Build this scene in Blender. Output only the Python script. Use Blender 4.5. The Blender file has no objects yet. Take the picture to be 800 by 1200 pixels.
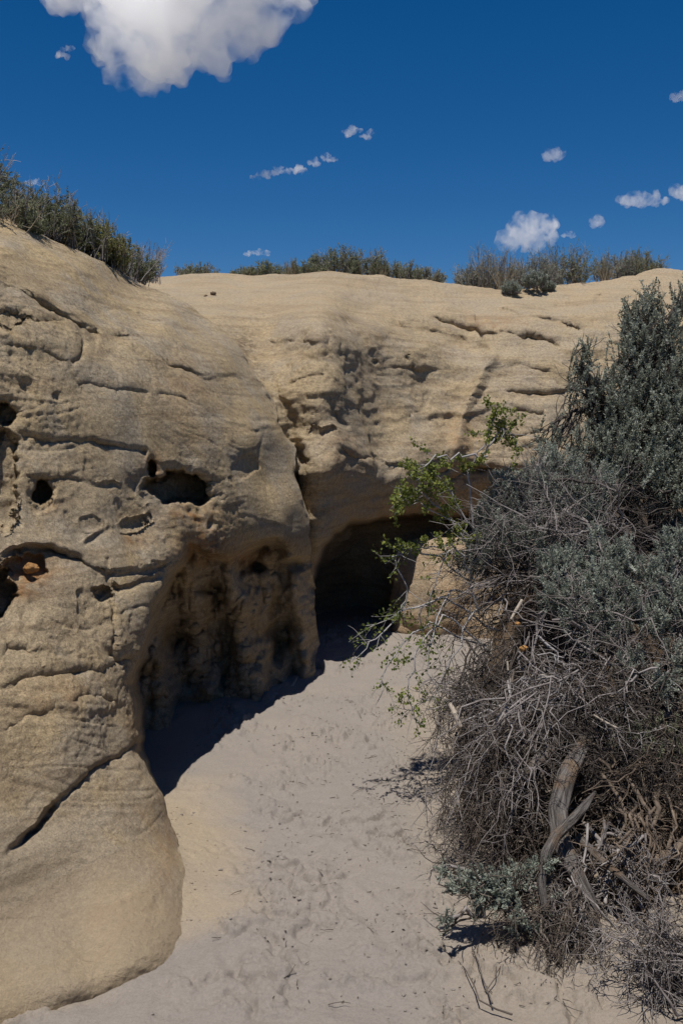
import bpy, bmesh, math, random
import numpy as np
from mathutils import Vector

sc = bpy.context.scene
COL = sc.collection
RNG = np.random.default_rng(7)

# ------------------------------------------------------------------ camera
F_PX, PITCH, CAM_H = 1167.0, math.radians(-5.0), 1.6
CP, SP = math.cos(PITCH), math.sin(PITCH)

def P(x, y, t):
    """point at distance t (along the view axis) seen at pixel x, y of the 800x1200 photograph"""
    x = np.asarray(x, float); y = np.asarray(y, float); t = np.asarray(t, float)
    a = (x - 400.0) / F_PX; b = (600.0 - y) / F_PX
    return np.stack([a * t, (CP - SP * b) * t, CAM_H + (SP + CP * b) * t], -1)

cd = bpy.data.cameras.new('camera'); cam = bpy.data.objects.new('camera', cd); COL.objects.link(cam)
cd.lens = 35; cd.sensor_width = 36; cd.sensor_fit = 'AUTO'
cd.clip_start = 0.05; cd.clip_end = 9000
cam.location = (0, 0, CAM_H); cam.rotation_euler = (math.pi / 2 + PITCH, 0, 0)
sc.camera = cam

# ------------------------------------------------------------------ noise
_perm = RNG.permutation(256).astype(np.int64); _perm = np.concatenate([_perm, _perm, _perm])
_g = RNG.normal(size=(256, 3)); _g /= np.linalg.norm(_g, axis=1, keepdims=True)

def perlin(p):
    p = np.asarray(p, float)
    i = np.floor(p).astype(np.int64); f = p - i; i &= 255
    u = f * f * f * (f * (f * 6 - 15) + 10)
    out = 0
    for dx in (0, 1):
        wx = u[..., 0] if dx else 1 - u[..., 0]
        for dy in (0, 1):
            wy = u[..., 1] if dy else 1 - u[..., 1]
            for dz in (0, 1):
                wz = u[..., 2] if dz else 1 - u[..., 2]
                h = _perm[_perm[_perm[(i[..., 0] + dx) & 255] + ((i[..., 1] + dy) & 255)] + ((i[..., 2] + dz) & 255)]
                g = _g[h]
                d = g[..., 0] * (f[..., 0] - dx) + g[..., 1] * (f[..., 1] - dy) + g[..., 2] * (f[..., 2] - dz)
                out = out + wx * wy * wz * d
    return out * 1.5

def fbm(p, o=4, gain=.5, lac=2.03):
    r = 0; a = 1.0; p = np.asarray(p, float)
    for k in range(o):
        r = r + a * perlin(p + 17.3 * k); p = p * lac; a *= gain
    return r

def ridged(p, o=4, gain=.5):
    r = 0; a = 1.0; p = np.asarray(p, float)
    for k in range(o):
        r = r + a * (1 - 2 * np.abs(perlin(p + 11.7 * k))); p = p * 2.07; a *= gain
    return r

def sstep(a, b, x):
    t = np.clip((x - a) / (b - a), 0, 1); return t * t * (3 - 2 * t)

# ------------------------------------------------------------------ mesh helpers
def make_mesh(name, V, F, mat, loc=(0, 0, 0), parent=None, smooth=True, attrs=None):
    """V (n,3) world, F (m,k) int array or list of arrays of different k"""
    V = np.asarray(V, np.float32) - np.asarray(loc, np.float32)
    Fs = F if isinstance(F, list) else [F]
    Fs = [np.asarray(f, np.int32) for f in Fs if len(f)]
    me = bpy.data.meshes.new(name)
    me.vertices.add(len(V)); me.vertices.foreach_set('co', V.ravel())
    nl = sum(f.size for f in Fs); npoly = sum(len(f) for f in Fs)
    me.loops.add(nl); me.loops.foreach_set('vertex_index', np.concatenate([f.ravel() for f in Fs]))
    me.polygons.add(npoly)
    tot = np.concatenate([np.full(len(f), f.shape[1], np.int32) for f in Fs])
    st = np.concatenate([[0], np.cumsum(tot)[:-1]]).astype(np.int32)
    me.polygons.foreach_set('loop_start', st); me.polygons.foreach_set('loop_total', tot)
    me.polygons.foreach_set('use_smooth', np.full(npoly, bool(smooth)))
    for k, a in (attrs or {}).items():
        at = me.attributes.new(k, 'FLOAT', 'POINT'); at.data.foreach_set('value', np.asarray(a, np.float32).ravel())
    me.update(calc_edges=True); me.validate()
    me.materials.append(mat)
    o = bpy.data.objects.new(name, me); COL.objects.link(o)
    if parent is not None:
        o.parent = parent
        o.location = np.asarray(loc, float) - np.asarray(parent.location, float)
    else:
        o.location = loc
    return o

def tag(o, label=None, cat=None, group=None, kind=None):
    if label: o['label'] = label
    if cat: o['category'] = cat
    if group: o['group'] = group
    if kind: o['kind'] = kind
    return o

def empty(name, loc, label, cat, group=None):
    o = bpy.data.objects.new(name, None); o.location = tuple(float(v) for v in loc)
    o.empty_display_size = .1
    COL.objects.link(o); return tag(o, label, cat, group)

def grid_faces(nr, nc, flip=False):
    r, c = np.meshgrid(np.arange(nr - 1), np.arange(nc - 1), indexing='ij')
    a = (r * nc + c).ravel()
    f = np.stack([a, a + 1, a + nc + 1, a + nc], 1)
    return f[:, ::-1].copy() if flip else f

def grid_normals(G):
    du = np.gradient(G, axis=1); dv = np.gradient(G, axis=0)
    n = np.cross(du, dv); n /= np.linalg.norm(n, axis=-1, keepdims=True) + 1e-12
    return n

# ------------------------------------------------------------------ materials
def new_mat(name):
    m = bpy.data.materials.new(name); m.use_nodes = True
    nt = m.node_tree; nt.nodes.clear()
    out = nt.nodes.new('ShaderNodeOutputMaterial'); b = nt.nodes.new('ShaderNodeBsdfPrincipled')
    nt.links.new(b.outputs[0], out.inputs[0]); b.inputs['Roughness'].default_value = .9
    b.inputs['Specular IOR Level'].default_value = .15
    return m, nt, b, out

def N(nt, t, **kw):
    n = nt.nodes.new(t)
    for k, v in kw.items():
        if k in n.inputs.keys(): n.inputs[k].default_value = v
        else: setattr(n, k, v)
    return n

def noise_node(nt, vec, scale, detail=4, rough=.55, dist=0):
    n = N(nt, 'ShaderNodeTexNoise'); n.inputs['Scale'].default_value = scale
    n.inputs['Detail'].default_value = detail; n.inputs['Roughness'].default_value = rough
    n.inputs['Distortion'].default_value = dist
    nt.links.new(vec, n.inputs['Vector']); return n.outputs['Fac']

def ramp(nt, fac, stops):
    r = nt.nodes.new('ShaderNodeValToRGB'); e = r.color_ramp.elements
    while len(e) < len(stops): e.new(.5)
    for el, (p, c) in zip(e, stops):
        el.position = p; el.color = (c[0], c[1], c[2], 1) if not np.isscalar(c) else (c, c, c, 1)
    nt.links.new(fac, r.inputs[0]); return r.outputs[0]

def mixc(nt, fac, a, b, mode='MIX'):
    m = nt.nodes.new('ShaderNodeMix'); m.data_type = 'RGBA'; m.blend_type = mode
    for s, v in ((m.inputs[0], fac), (m.inputs[6], a), (m.inputs[7], b)):
        if hasattr(v, 'links'): nt.links.new(v, s)
        elif np.isscalar(v): s.default_value = v
        else: s.default_value = (v[0], v[1], v[2], 1)
    return m.outputs[2]

def mth(nt, op, a, b=0.0, clamp=False):
    m = nt.nodes.new('ShaderNodeMath'); m.operation = op; m.use_clamp = clamp
    for s, v in ((m.inputs[0], a), (m.inputs[1], b)):
        if hasattr(v, 'links'): nt.links.new(v, s)
        else: s.default_value = v
    return m.outputs[0]

def attr(nt, name):
    a = nt.nodes.new('ShaderNodeAttribute'); a.attribute_name = name; return a.outputs['Fac']

def bump(nt, b, h, strength, dist, prev=None):
    n = nt.nodes.new('ShaderNodeBump'); n.inputs['Strength'].default_value = strength
    n.inputs['Distance'].default_value = dist
    nt.links.new(h, n.inputs['Height'])
    if prev is not None: nt.links.new(prev, n.inputs['Normal'])
    nt.links.new(n.outputs[0], b.inputs['Normal']); return n.outputs[0]

def rock_material(name, base, warm, grey):
    m, nt, b, _ = new_mat(name)
    tc = nt.nodes.new('ShaderNodeTexCoord').outputs['Object']
    n1 = noise_node(nt, tc, 1.3, 6, .6, .6)
    c = mixc(nt, ramp(nt, n1, [(.4, 0.0), (.58, 1.0)]), base, warm)
    n2 = noise_node(nt, tc, 3.1, 7, .65, .4)
    c = mixc(nt, mth(nt, 'MULTIPLY', ramp(nt, n2, [(.46, 0.0), (.6, 1.0)]), .9), c, grey)
    # thin bedding tints
    mp = N(nt, 'ShaderNodeMapping'); mp.inputs['Scale'].default_value = (1.2, 1.0, 16)
    mp.inputs['Rotation'].default_value = (.12, .14, 0)
    nt.links.new(tc, mp.inputs['Vector'])
    n3 = noise_node(nt, mp.outputs[0], 1.5, 6, .6, .5)
    c = mixc(nt, mth(nt, 'MULTIPLY', ramp(nt, n3, [(.38, 1.0), (.52, 0.0)]), .45), c, (.25, .18, .11))
    n4 = noise_node(nt, tc, 45, 5, .7)
    c = mixc(nt, .55, c, ramp(nt, n4, [(.28, .3), (.5, 1.0), (.72, 1.45)]), 'MULTIPLY')
    c = mixc(nt, .6, c, ramp(nt, noise_node(nt, tc, 170, 3, .7), [(.3, .35), (.5, 1.0), (.7, 1.5)]), 'MULTIPLY')
    n5 = noise_node(nt, tc, 8, 6, .7, 1.0)
    c = mixc(nt, mth(nt, 'MULTIPLY', ramp(nt, n5, [(.6, 0.0), (.75, 1.0)]), .5), c, (.2, .14, .085))
    # iron stain painted where the rock is rusty, darker blotches set in hollows, along lips and cracks
    st = mth(nt, 'MULTIPLY', attr(nt, 'stain'), ramp(nt, noise_node(nt, tc, 14, 5, .65), [(.35, 0.0), (.6, 1.0)]))
    c = mixc(nt, st, c, (.36, .16, .045))
    dk = mth(nt, 'MULTIPLY', attr(nt, 'dark_blotch'), ramp(nt, noise_node(nt, tc, 22, 5, .7), [(.42, 0.0), (.56, 1.0)]))
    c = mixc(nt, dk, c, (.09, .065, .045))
    sd = attr(nt, 'sandy')
    c = mixc(nt, mth(nt, 'MULTIPLY', sd, .7), c, (.42, .33, .225))
    nt.links.new(c, b.inputs['Base Color'])
    b.inputs['Roughness'].default_value = .95; b.inputs['Specular IOR Level'].default_value = .08
    g1 = bump(nt, b, noise_node(nt, tc, 28, 9, .72), .9, .022)
    g2 = bump(nt, b, n3, .5, .012, g1)
    bump(nt, b, noise_node(nt, tc, 220, 4, .75), .8, .006, g2)
    return m

M_rock_l = rock_material('sandstone_near', (.44, .345, .222), (.465, .352, .205), (.415, .345, .25))
M_rock_b = rock_material('sandstone_far', (.415, .33, .22), (.435, .335, .205), (.39, .32, .23))
M_slab = rock_material('sandstone_ochre', (.44, .345, .235), (.46, .345, .215), (.42, .34, .24))

def sand_material():
    m, nt, b, _ = new_mat('dry_sand')
    tc = nt.nodes.new('ShaderNodeTexCoord').outputs['Object']
    c = mixc(nt, ramp(nt, noise_node(nt, tc, 1.7, 6, .6, .5), [(.35, 0.0), (.65, 1.0)]), (.295, .257, .222), (.278, .246, .217))
    c = mixc(nt, mth(nt, 'MULTIPLY', ramp(nt, noise_node(nt, tc, 6, 6, .65, .5), [(.5, 0.0), (.68, 1.0)]), .45), c, (.27, .238, .21))
    c = mixc(nt, mth(nt, 'MULTIPLY', attr(nt, 'ochre'), .85), c, (.385, .308, .212))
    c = mixc(nt, .45, c, ramp(nt, noise_node(nt, tc, 130, 4, .8), [(.25, .5), (.5, 1.0), (.75, 1.3)]), 'MULTIPLY')
    v = N(nt, 'ShaderNodeTexVoronoi'); v.inputs['Scale'].default_value = 95; nt.links.new(tc, v.inputs['Vector'])
    sp = mth(nt, 'MULTIPLY', ramp(nt, v.outputs['Distance'], [(.07, 1.0), (.14, 0.0)]), ramp(nt, noise_node(nt, tc, 20, 3), [(.5, 0.0), (.6, 1.0)]))
    c = mixc(nt, mth(nt, 'MULTIPLY', sp, .6), c, (.16, .12, .085))
    nt.links.new(c, b.inputs['Base Color']); b.inputs['Roughness'].default_value = .97
    b.inputs['Specular IOR Level'].default_value = .05
    g = bump(nt, b, noise_node(nt, tc, 60, 7, .75), .7, .012)
    bump(nt, b, noise_node(nt, tc, 420, 3, .7), .5, .003, g)
    return m
M_sand = sand_material()

def soil_material():
    m, nt, b, _ = new_mat('dark_litter_soil')
    tc = nt.nodes.new('ShaderNodeTexCoord').outputs['Object']
    c = ramp(nt, noise_node(nt, tc, 18, 8, .75, .6), [(.3, (.03, .024, .019)), (.5, (.075, .058, .044)), (.68, (.18, .14, .105))])
    c = mixc(nt, mth(nt, 'MULTIPLY', ramp(nt, noise_node(nt, tc, 2.2, 4), [(.48, 0.0), (.62, 1.0)]), .5), c, (.28, .19, .115))
    nt.links.new(c, b.inputs['Base Color'])
    bump(nt, b, noise_node(nt, tc, 60, 7, .75), .9, .03)
    return m
M_soil = soil_material()

def wood_material(name, dark, mid, light, scale=30):
    m, nt, b, _ = new_mat(name)
    tc = nt.nodes.new('ShaderNodeTexCoord').outputs['Object']
    n = noise_node(nt, tc, scale, 5, .6)
    c = ramp(nt, n, [(.3, dark), (.5, mid), (.7, light)])
    c = mixc(nt, mth(nt, 'MULTIPLY', attr(nt, 'tint'), .55), c, dark)
    nt.links.new(c, b.inputs['Base Color'])
    bump(nt, b, noise_node(nt, tc, scale * 5, 4, .6), .4, .003)
    return m
M_twig_grey = wood_material('weathered_twig', (0.134, 0.113, 0.102), (0.256, 0.230, 0.216), (0.389, 0.359, 0.339))
M_twig_brown = wood_material('brown_twig', (0.058, 0.045, 0.037), (0.130, 0.106, 0.086), (0.230, 0.192, 0.158))
M_twig_dark = wood_material('dark_twig', (0.039, 0.032, 0.027), (0.087, 0.073, 0.063), (0.185, 0.161, 0.146))
M_twig_pale = wood_material('pale_twig', (0.238, 0.218, 0.208), (0.356, 0.337, 0.327), (0.475, 0.455, 0.446))
M_root = wood_material('root_bark', (0.077, 0.058, 0.044), (0.171, 0.132, 0.099), (0.308, 0.242, 0.182))

def trunk_material():
    m, nt, b, _ = new_mat('silver_trunk')
    uv = nt.nodes.new('ShaderNodeAttribute'); uv.attribute_name = 'around'
    ln = nt.nodes.new('ShaderNodeAttribute'); ln.attribute_name = 'along'
    cb = nt.nodes.new('ShaderNodeCombineXYZ')
    nt.links.new(mth(nt, 'MULTIPLY', uv.outputs['Fac'], 22), cb.inputs[0]); nt.links.new(mth(nt, 'MULTIPLY', ln.outputs['Fac'], 3), cb.inputs[1])
    n = noise_node(nt, cb.outputs[0], 1.0, 6, .7, .4)
    c = ramp(nt, n, [(.34, (.035, .03, .026)), (.48, (.13, .115, .105)), (.68, (.25, .23, .21))])
    tc = nt.nodes.new('ShaderNodeTexCoord').outputs['Object']
    c = mixc(nt, mth(nt, 'MULTIPLY', ramp(nt, noise_node(nt, tc, 9, 4), [(.5, 0.0), (.65, 1.0)]), .6), c, (.24, .155, .09))
    nt.links.new(c, b.inputs['Base Color'])
    bump(nt, b, n, .9, .02); return m
M_trunk = trunk_material()

def leaf_material(name, a, bcol, ccol, trans=.25):
    m, nt, b, out = new_mat(name)
    t = attr(nt, 'tint')
    c = ramp(nt, t, [(0.0, a), (.5, bcol), (1.0, ccol)])
    nt.links.new(c, b.inputs['Base Color']); b.inputs['Roughness'].default_value = .75
    tr = nt.nodes.new('ShaderNodeBsdfTranslucent'); nt.links.new(c, tr.inputs['Color'])
    mx = nt.nodes.new('ShaderNodeMixShader'); mx.inputs[0].default_value = trans
    nt.links.new(b.outputs[0], mx.inputs[1]); nt.links.new(tr.outputs[0], mx.inputs[2])
    nt.links.new(mx.outputs[0], out.inputs[0]); return m
M_sage = leaf_material('sage_leaf', (.18, .20, .16), (.32, .35, .285), (.46, .49, .41), .3)
M_sage_dull = leaf_material('dull_sage_leaf', (.13, .135, .08), (.21, .22, .14), (.30, .30, .20))
M_sage_tall = leaf_material('tall_sage_leaf', (.17, .185, .14), (.33, .355, .28), (.50, .525, .43), .35)
M_currant = leaf_material('currant_leaf', (.10, .135, .035), (.18, .215, .05), (.31, .305, .075), .35)
M_ridge = leaf_material('ridge_leaf', (.11, .125, .07), (.23, .25, .145), (.38, .385, .25), .3)
M_ridge_y = leaf_material('ridge_yellow_leaf', (.12, .13, .045), (.25, .25, .10), (.39, .37, .17), .3)
M_ridge_grey = leaf_material('ridge_grey_leaf', (.16, .17, .125), (.30, .31, .24), (.44, .44, .36), .3)
M_straw = leaf_material('straw', (.24, .19, .12), (.38, .31, .21), (.52, .45, .33), .2)
M_litter = leaf_material('litter', (.045, .037, .031), (.125, .103, .084), (.31, .265, .22), .05)

def plain(name, col, rough=.7):
    m, nt, b, _ = new_mat(name)
    tc = nt.nodes.new('ShaderNodeTexCoord').outputs['Object']
    c = mixc(nt, .5, col, ramp(nt, noise_node(nt, tc, 60, 5, .7), [(.3, .5), (.6, 1.1)]), 'MULTIPLY')
    nt.links.new(c, b.inputs['Base Color']); b.inputs['Roughness'].default_value = rough
    bump(nt, b, noise_node(nt, tc, 120, 4), .3, .003); return m
M_orange = plain('ochre_stone', (.42, .22, .075)); M_rust = plain('rusty_stone', (.30, .16, .06)); M_greystone = plain('grey_stone', (.30, .27, .24))
M_pale_wood = plain('bleached_wood', (.40, .34, .27)); M_brownstone = plain('brown_stone', (.16, .11, .07))

# ------------------------------------------------------------------ thin plate spline, distances
def tps(pts, lam=1e-4):
    pts = np.asarray(pts, float); X = pts[:, :2] / 200.0; z = pts[:, 2]; n = len(X)
    def U(a, b):
        d2 = ((a[:, None, :] - b[None]) ** 2).sum(-1); return .5 * d2 * np.log(d2 + 1e-12)
    K = U(X, X) + lam * np.eye(n); Pm = np.hstack([np.ones((n, 1)), X])
    A = np.block([[K, Pm], [Pm.T, np.zeros((3, 3))]])
    w = np.linalg.solve(A, np.concatenate([z, np.zeros(3)]))
    def ev(x, y):
        q = np.stack([np.ravel(x), np.ravel(y)], 1) / 200.0; r = np.empty(len(q))
        for s in range(0, len(q), 60000):
            qq = q[s:s + 60000]; r[s:s + 60000] = U(qq, X) @ w[:n] + w[n] + qq @ w[n + 1:]
        return r.reshape(np.shape(x))
    return ev

def seg_dist(x, y, poly, closed=False):
    """distance to a polyline, and the signed side of the nearest segment (positive = below / right-hand)"""
    poly = np.asarray(poly, float); n = len(poly)
    best = np.full(np.shape(x), 1e9); side = np.zeros(np.shape(x)); par = np.zeros(np.shape(x))
    m = n if closed else n - 1
    for i in range(m):
        a = poly[i]; b = poly[(i + 1) % n]; ab = b - a; L2 = (ab ** 2).sum() + 1e-9
        u = np.clip(((x - a[0]) * ab[0] + (y - a[1]) * ab[1]) / L2, 0, 1)
        dx = x - a[0] - u * ab[0]; dy = y - a[1] - u * ab[1]; d = np.hypot(dx, dy)
        k = d < best; best = np.where(k, d, best)
        side = np.where(k, np.sign(ab[0] * (y - a[1]) - ab[1] * (x - a[0])), side)
        par = np.where(k, (i + u) / m, par)
    return best, side, par

def inside(x, y, poly):
    poly = np.asarray(poly, float); r = np.zeros(np.shape(x), bool); n = len(poly)
    for i in range(n):
        x1, y1 = poly[i]; x2, y2 = poly[(i + 1) % n]
        if y1 == y2: continue
        c = ((y1 > y) != (y2 > y)) & (x < (x2 - x1) * (y - y1) / (y2 - y1) + x1); r ^= c
    return r

def sdf(x, y, poly):
    d, _, _ = seg_dist(x, y, poly, True); return np.where(inside(x, y, poly), -d, d)

def wob(x, y, amp, sc_, seed=0.0):
    q = np.stack([x / sc_, y / sc_, np.full(np.shape(x), seed)], -1)
    return amp * fbm(q, 3), amp * fbm(q + 31.7, 3)

def cracks(x, y, d, specs):
    """fractures and ledges: (polyline, groove width px, groove depth m, undercut m, undercut reach px)"""
    for poly, w, a, b, reach in specs:
        ox, oy = wob(x, y, 4.0, 28, len(poly) + poly[0][0] * .01)
        xx, yy = x + ox, y + oy
        dd, s, par = seg_dist(xx, yy, poly)
        end = sstep(0, .12, par) * sstep(1, .88, par)
        q = np.stack([x / 40, y / 40, np.full(np.shape(x), poly[0][1] * .1)], -1)
        var = np.clip(.75 + .8 * perlin(q), .15, 1.5)
        d = d + end * var * a * np.exp(-(dd / w) ** 2)
        if b: d = d + np.where(s > 0, end * var * b * np.exp(-dd / reach) * sstep(0, w * .8, dd), 0)
    return d

def rock_detail(p, dip=(.16, .05), bed=.05, lump=.05, smoothm=None, seed=0.0):
    """displacement along the normal, in metres, from position only"""
    w = fbm(p * .8 + seed, 3)
    q = p[..., 2] + dip[0] * p[..., 0] + dip[1] * p[..., 1] + .16 * w
    h = lump * fbm(p * 1.5 + seed + 3, 3) + lump * .45 * perlin(p * 4.1 + seed)
    for fr, am in ((4.2, 1.0), (11.7, .40), (31.0, .22)):
        ss = q * fr + .9 * perlin(np.stack([q * 2.1, q * 0, q * 0 + seed], -1)) + .18 * fbm(p * 2.2, 2)
        f = ss - np.floor(ss)
        prof = np.where(f < .86, 1 - f / .86, (f - .86) / .14)
        mod = np.clip(perlin(p * np.array([1.1, 1.1, 2.6]) * (1 + fr * .09) + seed + fr) * 1.5 + .28, 0, 1)
        h = h + bed * am * (prof - .5) * mod
    rough = np.clip(.45 + fbm(p * 1.1 + 9 + seed, 2), .12, 1.1)
    if smoothm is not None: rough = rough * (1 - .82 * smoothm); h = h * (1 - .6 * smoothm)
    h = h + rough * (.007 * ridged(p * 5.0 + seed, 3) + .0055 * ridged(p * 19 + seed, 4, .62) + .003 * perlin(p * 75))
    ps = np.stack([p[..., 0] * .9, p[..., 1] * .9, q * 7.5], -1)
    hm = sstep(-.05, .25, perlin(p * 1.9 + seed + 60))
    h = h - .005 * hm * np.exp(-(perlin(ps + .35 * w[..., None] + seed) / .035) ** 2) * (1 if smoothm is None else 1 - .8 * smoothm)
    hc = sstep(.12, .4, perlin(p * 1.4 + seed + 80))
    h = h - .006 * hc * np.exp(-(perlin(p * np.array([2.6, 2.6, 1.6]) + seed + 90) / .022) ** 2) * (1 if smoothm is None else 1 - .8 * smoothm)
    pit = perlin(p * 9.5 + seed + 40)
    h = h - .02 * sstep(.42, .62, pit) * rough
    return h

def add_blobs(x, y, lst):
    r = np.zeros(np.shape(x))
    for (bx, by, rx, ry, a) in lst:
        r = np.maximum(r, a * np.exp(-(((x - bx) / rx) ** 2 + ((y - by) / ry) ** 2)))
    return r

def spaced(*segs):
    out = []
    for a, b, st in segs: out.append(np.arange(a, b, st))
    return np.unique(np.round(np.concatenate(out), 3))

# ------------------------------------------------------------------ left outcrop
XR = np.array([[100, -640], [190, -220], [255, 0], [272, 45], [297, 100], [325, 150], [345, 195], [365, 232], [390, 270],
               [435, 297], [480, 325], [530, 343], [590, 358], [640, 364], [690, 360], [745, 371], [790, 366], [1400, 368]], float)
def xr(y):
    y = np.asarray(y, float); z = np.zeros_like(y)
    return np.interp(y, XR[:, 0], XR[:, 1]) + 7 * sstep(300, 420, y) * fbm(np.stack([y / 55, z + 3.3, z], -1), 3, .55)

front_l = tps([
    (0, 255, 5.0), (60, 280, 5.3), (150, 325, 6.0), (195, 345, 6.2), (232, 365, 6.3), (270, 390, 6.4), (300, 440, 6.3), (325, 480, 6.4), (345, 535, 6.3), (358, 590, 6.2), (366, 640, 6.25),
    (0, 290, 4.45), (0, 340, 4.2), (0, 420, 3.95), (0, 500, 3.85), (0, 600, 3.7), (0, 700, 3.52), (0, 790, 3.35), (0, 900, 3.2), (0, 1000, 3.02), (0, 1100, 2.86), (0, 1185, 2.67), (0, 1260, 2.66),
    (100, 330, 5.0), (100, 380, 4.6), (100, 450, 4.35), (100, 540, 4.15), (100, 640, 3.95), (100, 740, 3.78), (100, 840, 3.55), (100, 940, 3.36), (100, 1040, 3.15), (100, 1115, 2.93), (100, 1200, 2.82),
    (150, 700, 4.0), (152, 790, 3.95), (158, 870, 3.86), (185, 930, 3.78), (208, 985, 3.72), (214, 1020, 3.52), (210, 1062, 3.27), (178, 1113, 2.95), (140, 1132, 2.86), (85, 1155, 2.77), (262, 1030, 3.95), (255, 1100, 3.38), (170, 1200, 2.95), (80, 1300, 2.75),
    (200, 375, 5.55), (200, 420, 5.1), (200, 490, 4.8), (200, 560, 4.65), (195, 640, 4.45), (170, 620, 4.35),
    (260, 420, 5.75), (260, 480, 5.3), (260, 540, 5.12), (260, 600, 5.02), (250, 640, 4.92),
    (310, 500, 5.75), (310, 560, 5.55), (310, 610, 5.42), (345, 590, 5.85), (345, 630, 5.8), (310, 640, 5.42),
    (-150, 500, 3.55), (-150, 800, 3.15), (-150, 1100, 2.6), (-150, 300, 4.0), (-150, 160, 4.7), (-400, 400, 3.2), (-400, 900, 2.6), (-700, 500, 2.9), (-700, 1000, 2.2),
    (360, 800, 6.2), (360, 900, 6.2)], 2e-4)
cave_l = [(215, 990), (192, 925), (166, 878), (156, 800), (166, 755), (188, 705), (206, 668), (226, 640), (258, 652), (276, 655), (300, 637), (325, 634), (350, 655), (375, 645), (460, 640), (460, 1000)]
inner_w = tps([(165, 720, 5.0), (165, 800, 5.35), (175, 890, 5.2), (200, 980, 5.0), (215, 680, 5.35), (218, 720, 5.7), (215, 790, 5.85), (215, 860, 5.65), (240, 655, 5.3), (262, 690, 5.7), (260, 760, 6.1), (262, 830, 5.98),
                (290, 655, 5.85), (310, 690, 6.1), (310, 760, 6.28), (310, 815, 6.12), (350, 668, 6.25), (352, 750, 6.5), (352, 800, 6.38), (400, 750, 6.7), (400, 660, 6.5), (260, 950, 6.0), (350, 950, 6.4), (160, 650, 4.9), (180, 1020, 4.8)], 1e-4)
COLUMNS = [([(268, 650), (280, 700), (288, 750), (303, 822)], 16, 28, .34), ([(340, 655), (348, 700), (354, 760), (366, 812)], 13, 19, .26), ([(215, 665), (228, 720), (236, 770), (262, 845)], 16, 30, .26),
           ([(312, 650), (316, 690), (312, 730), (322, 800)], 7, 11, .10), ([(190, 720), (186, 790), (196, 860)], 13, 22, .18)]
POCKETS = [(327, 752, 9, 24, .20), (205, 742, 26, 20, .20), (300, 664, 18, 10, .16), (255, 700, 9, 15, .12), (345, 662, 14, 9, .2), (262, 800, 10, 16, .15), (240, 690, 20, 6, .12)]
def inner_l(x, y):
    d = inner_w(x, y); ox, oy = wob(x, y, 7, 30, 8.1)
    for poly, w0, w1, am in COLUMNS:
        dd, _, par = seg_dist(x + ox, y + oy * .5, poly); w = w0 + (w1 - w0) * par ** 1.6
        d = d - am * np.exp(-(dd / w) ** 2)
    for cx, cy, rx, ry, dep in POCKETS:
        r = np.hypot((x + ox - cx) / rx, (y + oy - cy) / ry); d = d + dep * sstep(1.5, .2, r)
    q = np.stack([x / 34, y / 80, x * 0 + 4], -1)
    return d + .14 - .05 * ridged(q, 3, .5) - .05 * ridged(np.stack([x / 60, y / 45, x * 0 + 9], -1), 3, .5) + .05 * fbm(q * 2.2, 3)

LEDGES_L = [
    ([(0, 330), (60, 362), (105, 385), (118, 388)], 3.5, .05, .09, 16), ([(0, 372), (40, 378), (80, 372)], 3, .02, .05, 18),
    ([(60, 345), (110, 368), (150, 360), (185, 378), (222, 388)], 3, .02, .05, 12),
    ([(95, 378), (100, 400), (92, 425), (80, 432)], 4, .06, .03, 8),
    ([(120, 392), (165, 398), (200, 430), (245, 442), (300, 445)], 2.6, .03, .05, 12),
    ([(0, 405), (45, 412), (75, 425)], 2.2, .03, .03, 10),
    ([(15, 508), (60, 515), (115, 520), (165, 528), (175, 530)], 2.6, .035, .045, 15),
    ([(85, 448), (140, 458), (175, 462)], 2.5, .02, .03, 12),
    ([(235, 445), (262, 470), (300, 492), (330, 490)], 2.4, .025, .03, 10),
    ([(255, 497), (300, 505), (335, 500)], 2.2, .03, .03, 12),
    ([(0, 650), (30, 642), (62, 642), (95, 655), (130, 672), (180, 668), (205, 650)], 3.2, .05, .09, 20),
    ([(95, 640), (130, 620), (160, 612), (185, 600)], 2.2, .05, .02, 8),
    ([(105, 700), (130, 690), (160, 685), (195, 672)], 2.6, .07, .03, 9),
    ([(128, 652), (126, 680), (135, 692)], 2.4, .05, 0, 8), ([(132, 690), (131, 730), (128, 770), (140, 775)], 1.9, .045, 0, 8),
    ([(0, 802), (40, 795), (70, 792), (105, 786), (150, 772), (158, 768)], 3.0, .08, .05, 14),
    ([(0, 752), (28, 762), (50, 790)], 3, .03, .06, 15),
    ([(0, 1006), (45, 968), (75, 935), (103, 902), (140, 882), (166, 866)], 3.0, .05, .045, 16),
    ([(75, 830), (85, 820), (105, 815), (130, 822)], 2, .03, .02, 8),
    ([(0, 860), (30, 838), (70, 828)], 2, .02, .025, 12),
    ([(296, 455), (312, 500), (302, 545), (322, 600)], 2.2, .018, .0, 8),
    ([(300, 400), (262, 385), (246, 376)], 2, .02, .03, 8),
    ([(20, 560), (90, 562), (150, 572)], 2, .02, .025, 12), ([(180, 462), (215, 470), (232, 486)], 2, .02, .02, 8),
]
HOLES_L = [  # cx, cy, rx, ry, depth, rotation
    (50, 577, 12.5, 14, .22, 0), (8, 486, 11, 14, .14, 0), (178, 549, 6, 10, .18, .2), (5, 560, 18, 60, .10, 0),
    (210, 573, 37, 19, .36, -.12), (30, 668, 24, 17, .07, .3), (-8, 702, 24, 36, .22, 0), (108, 612, 14, 9, .012, 0),
    (8, 380, 22, 18, .05, 0), (285, 548, 20, 13, .02, .6), (120, 696, 14, 7, .05, -.4), (372, 480, 12, 14, .0, 0)]

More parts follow.
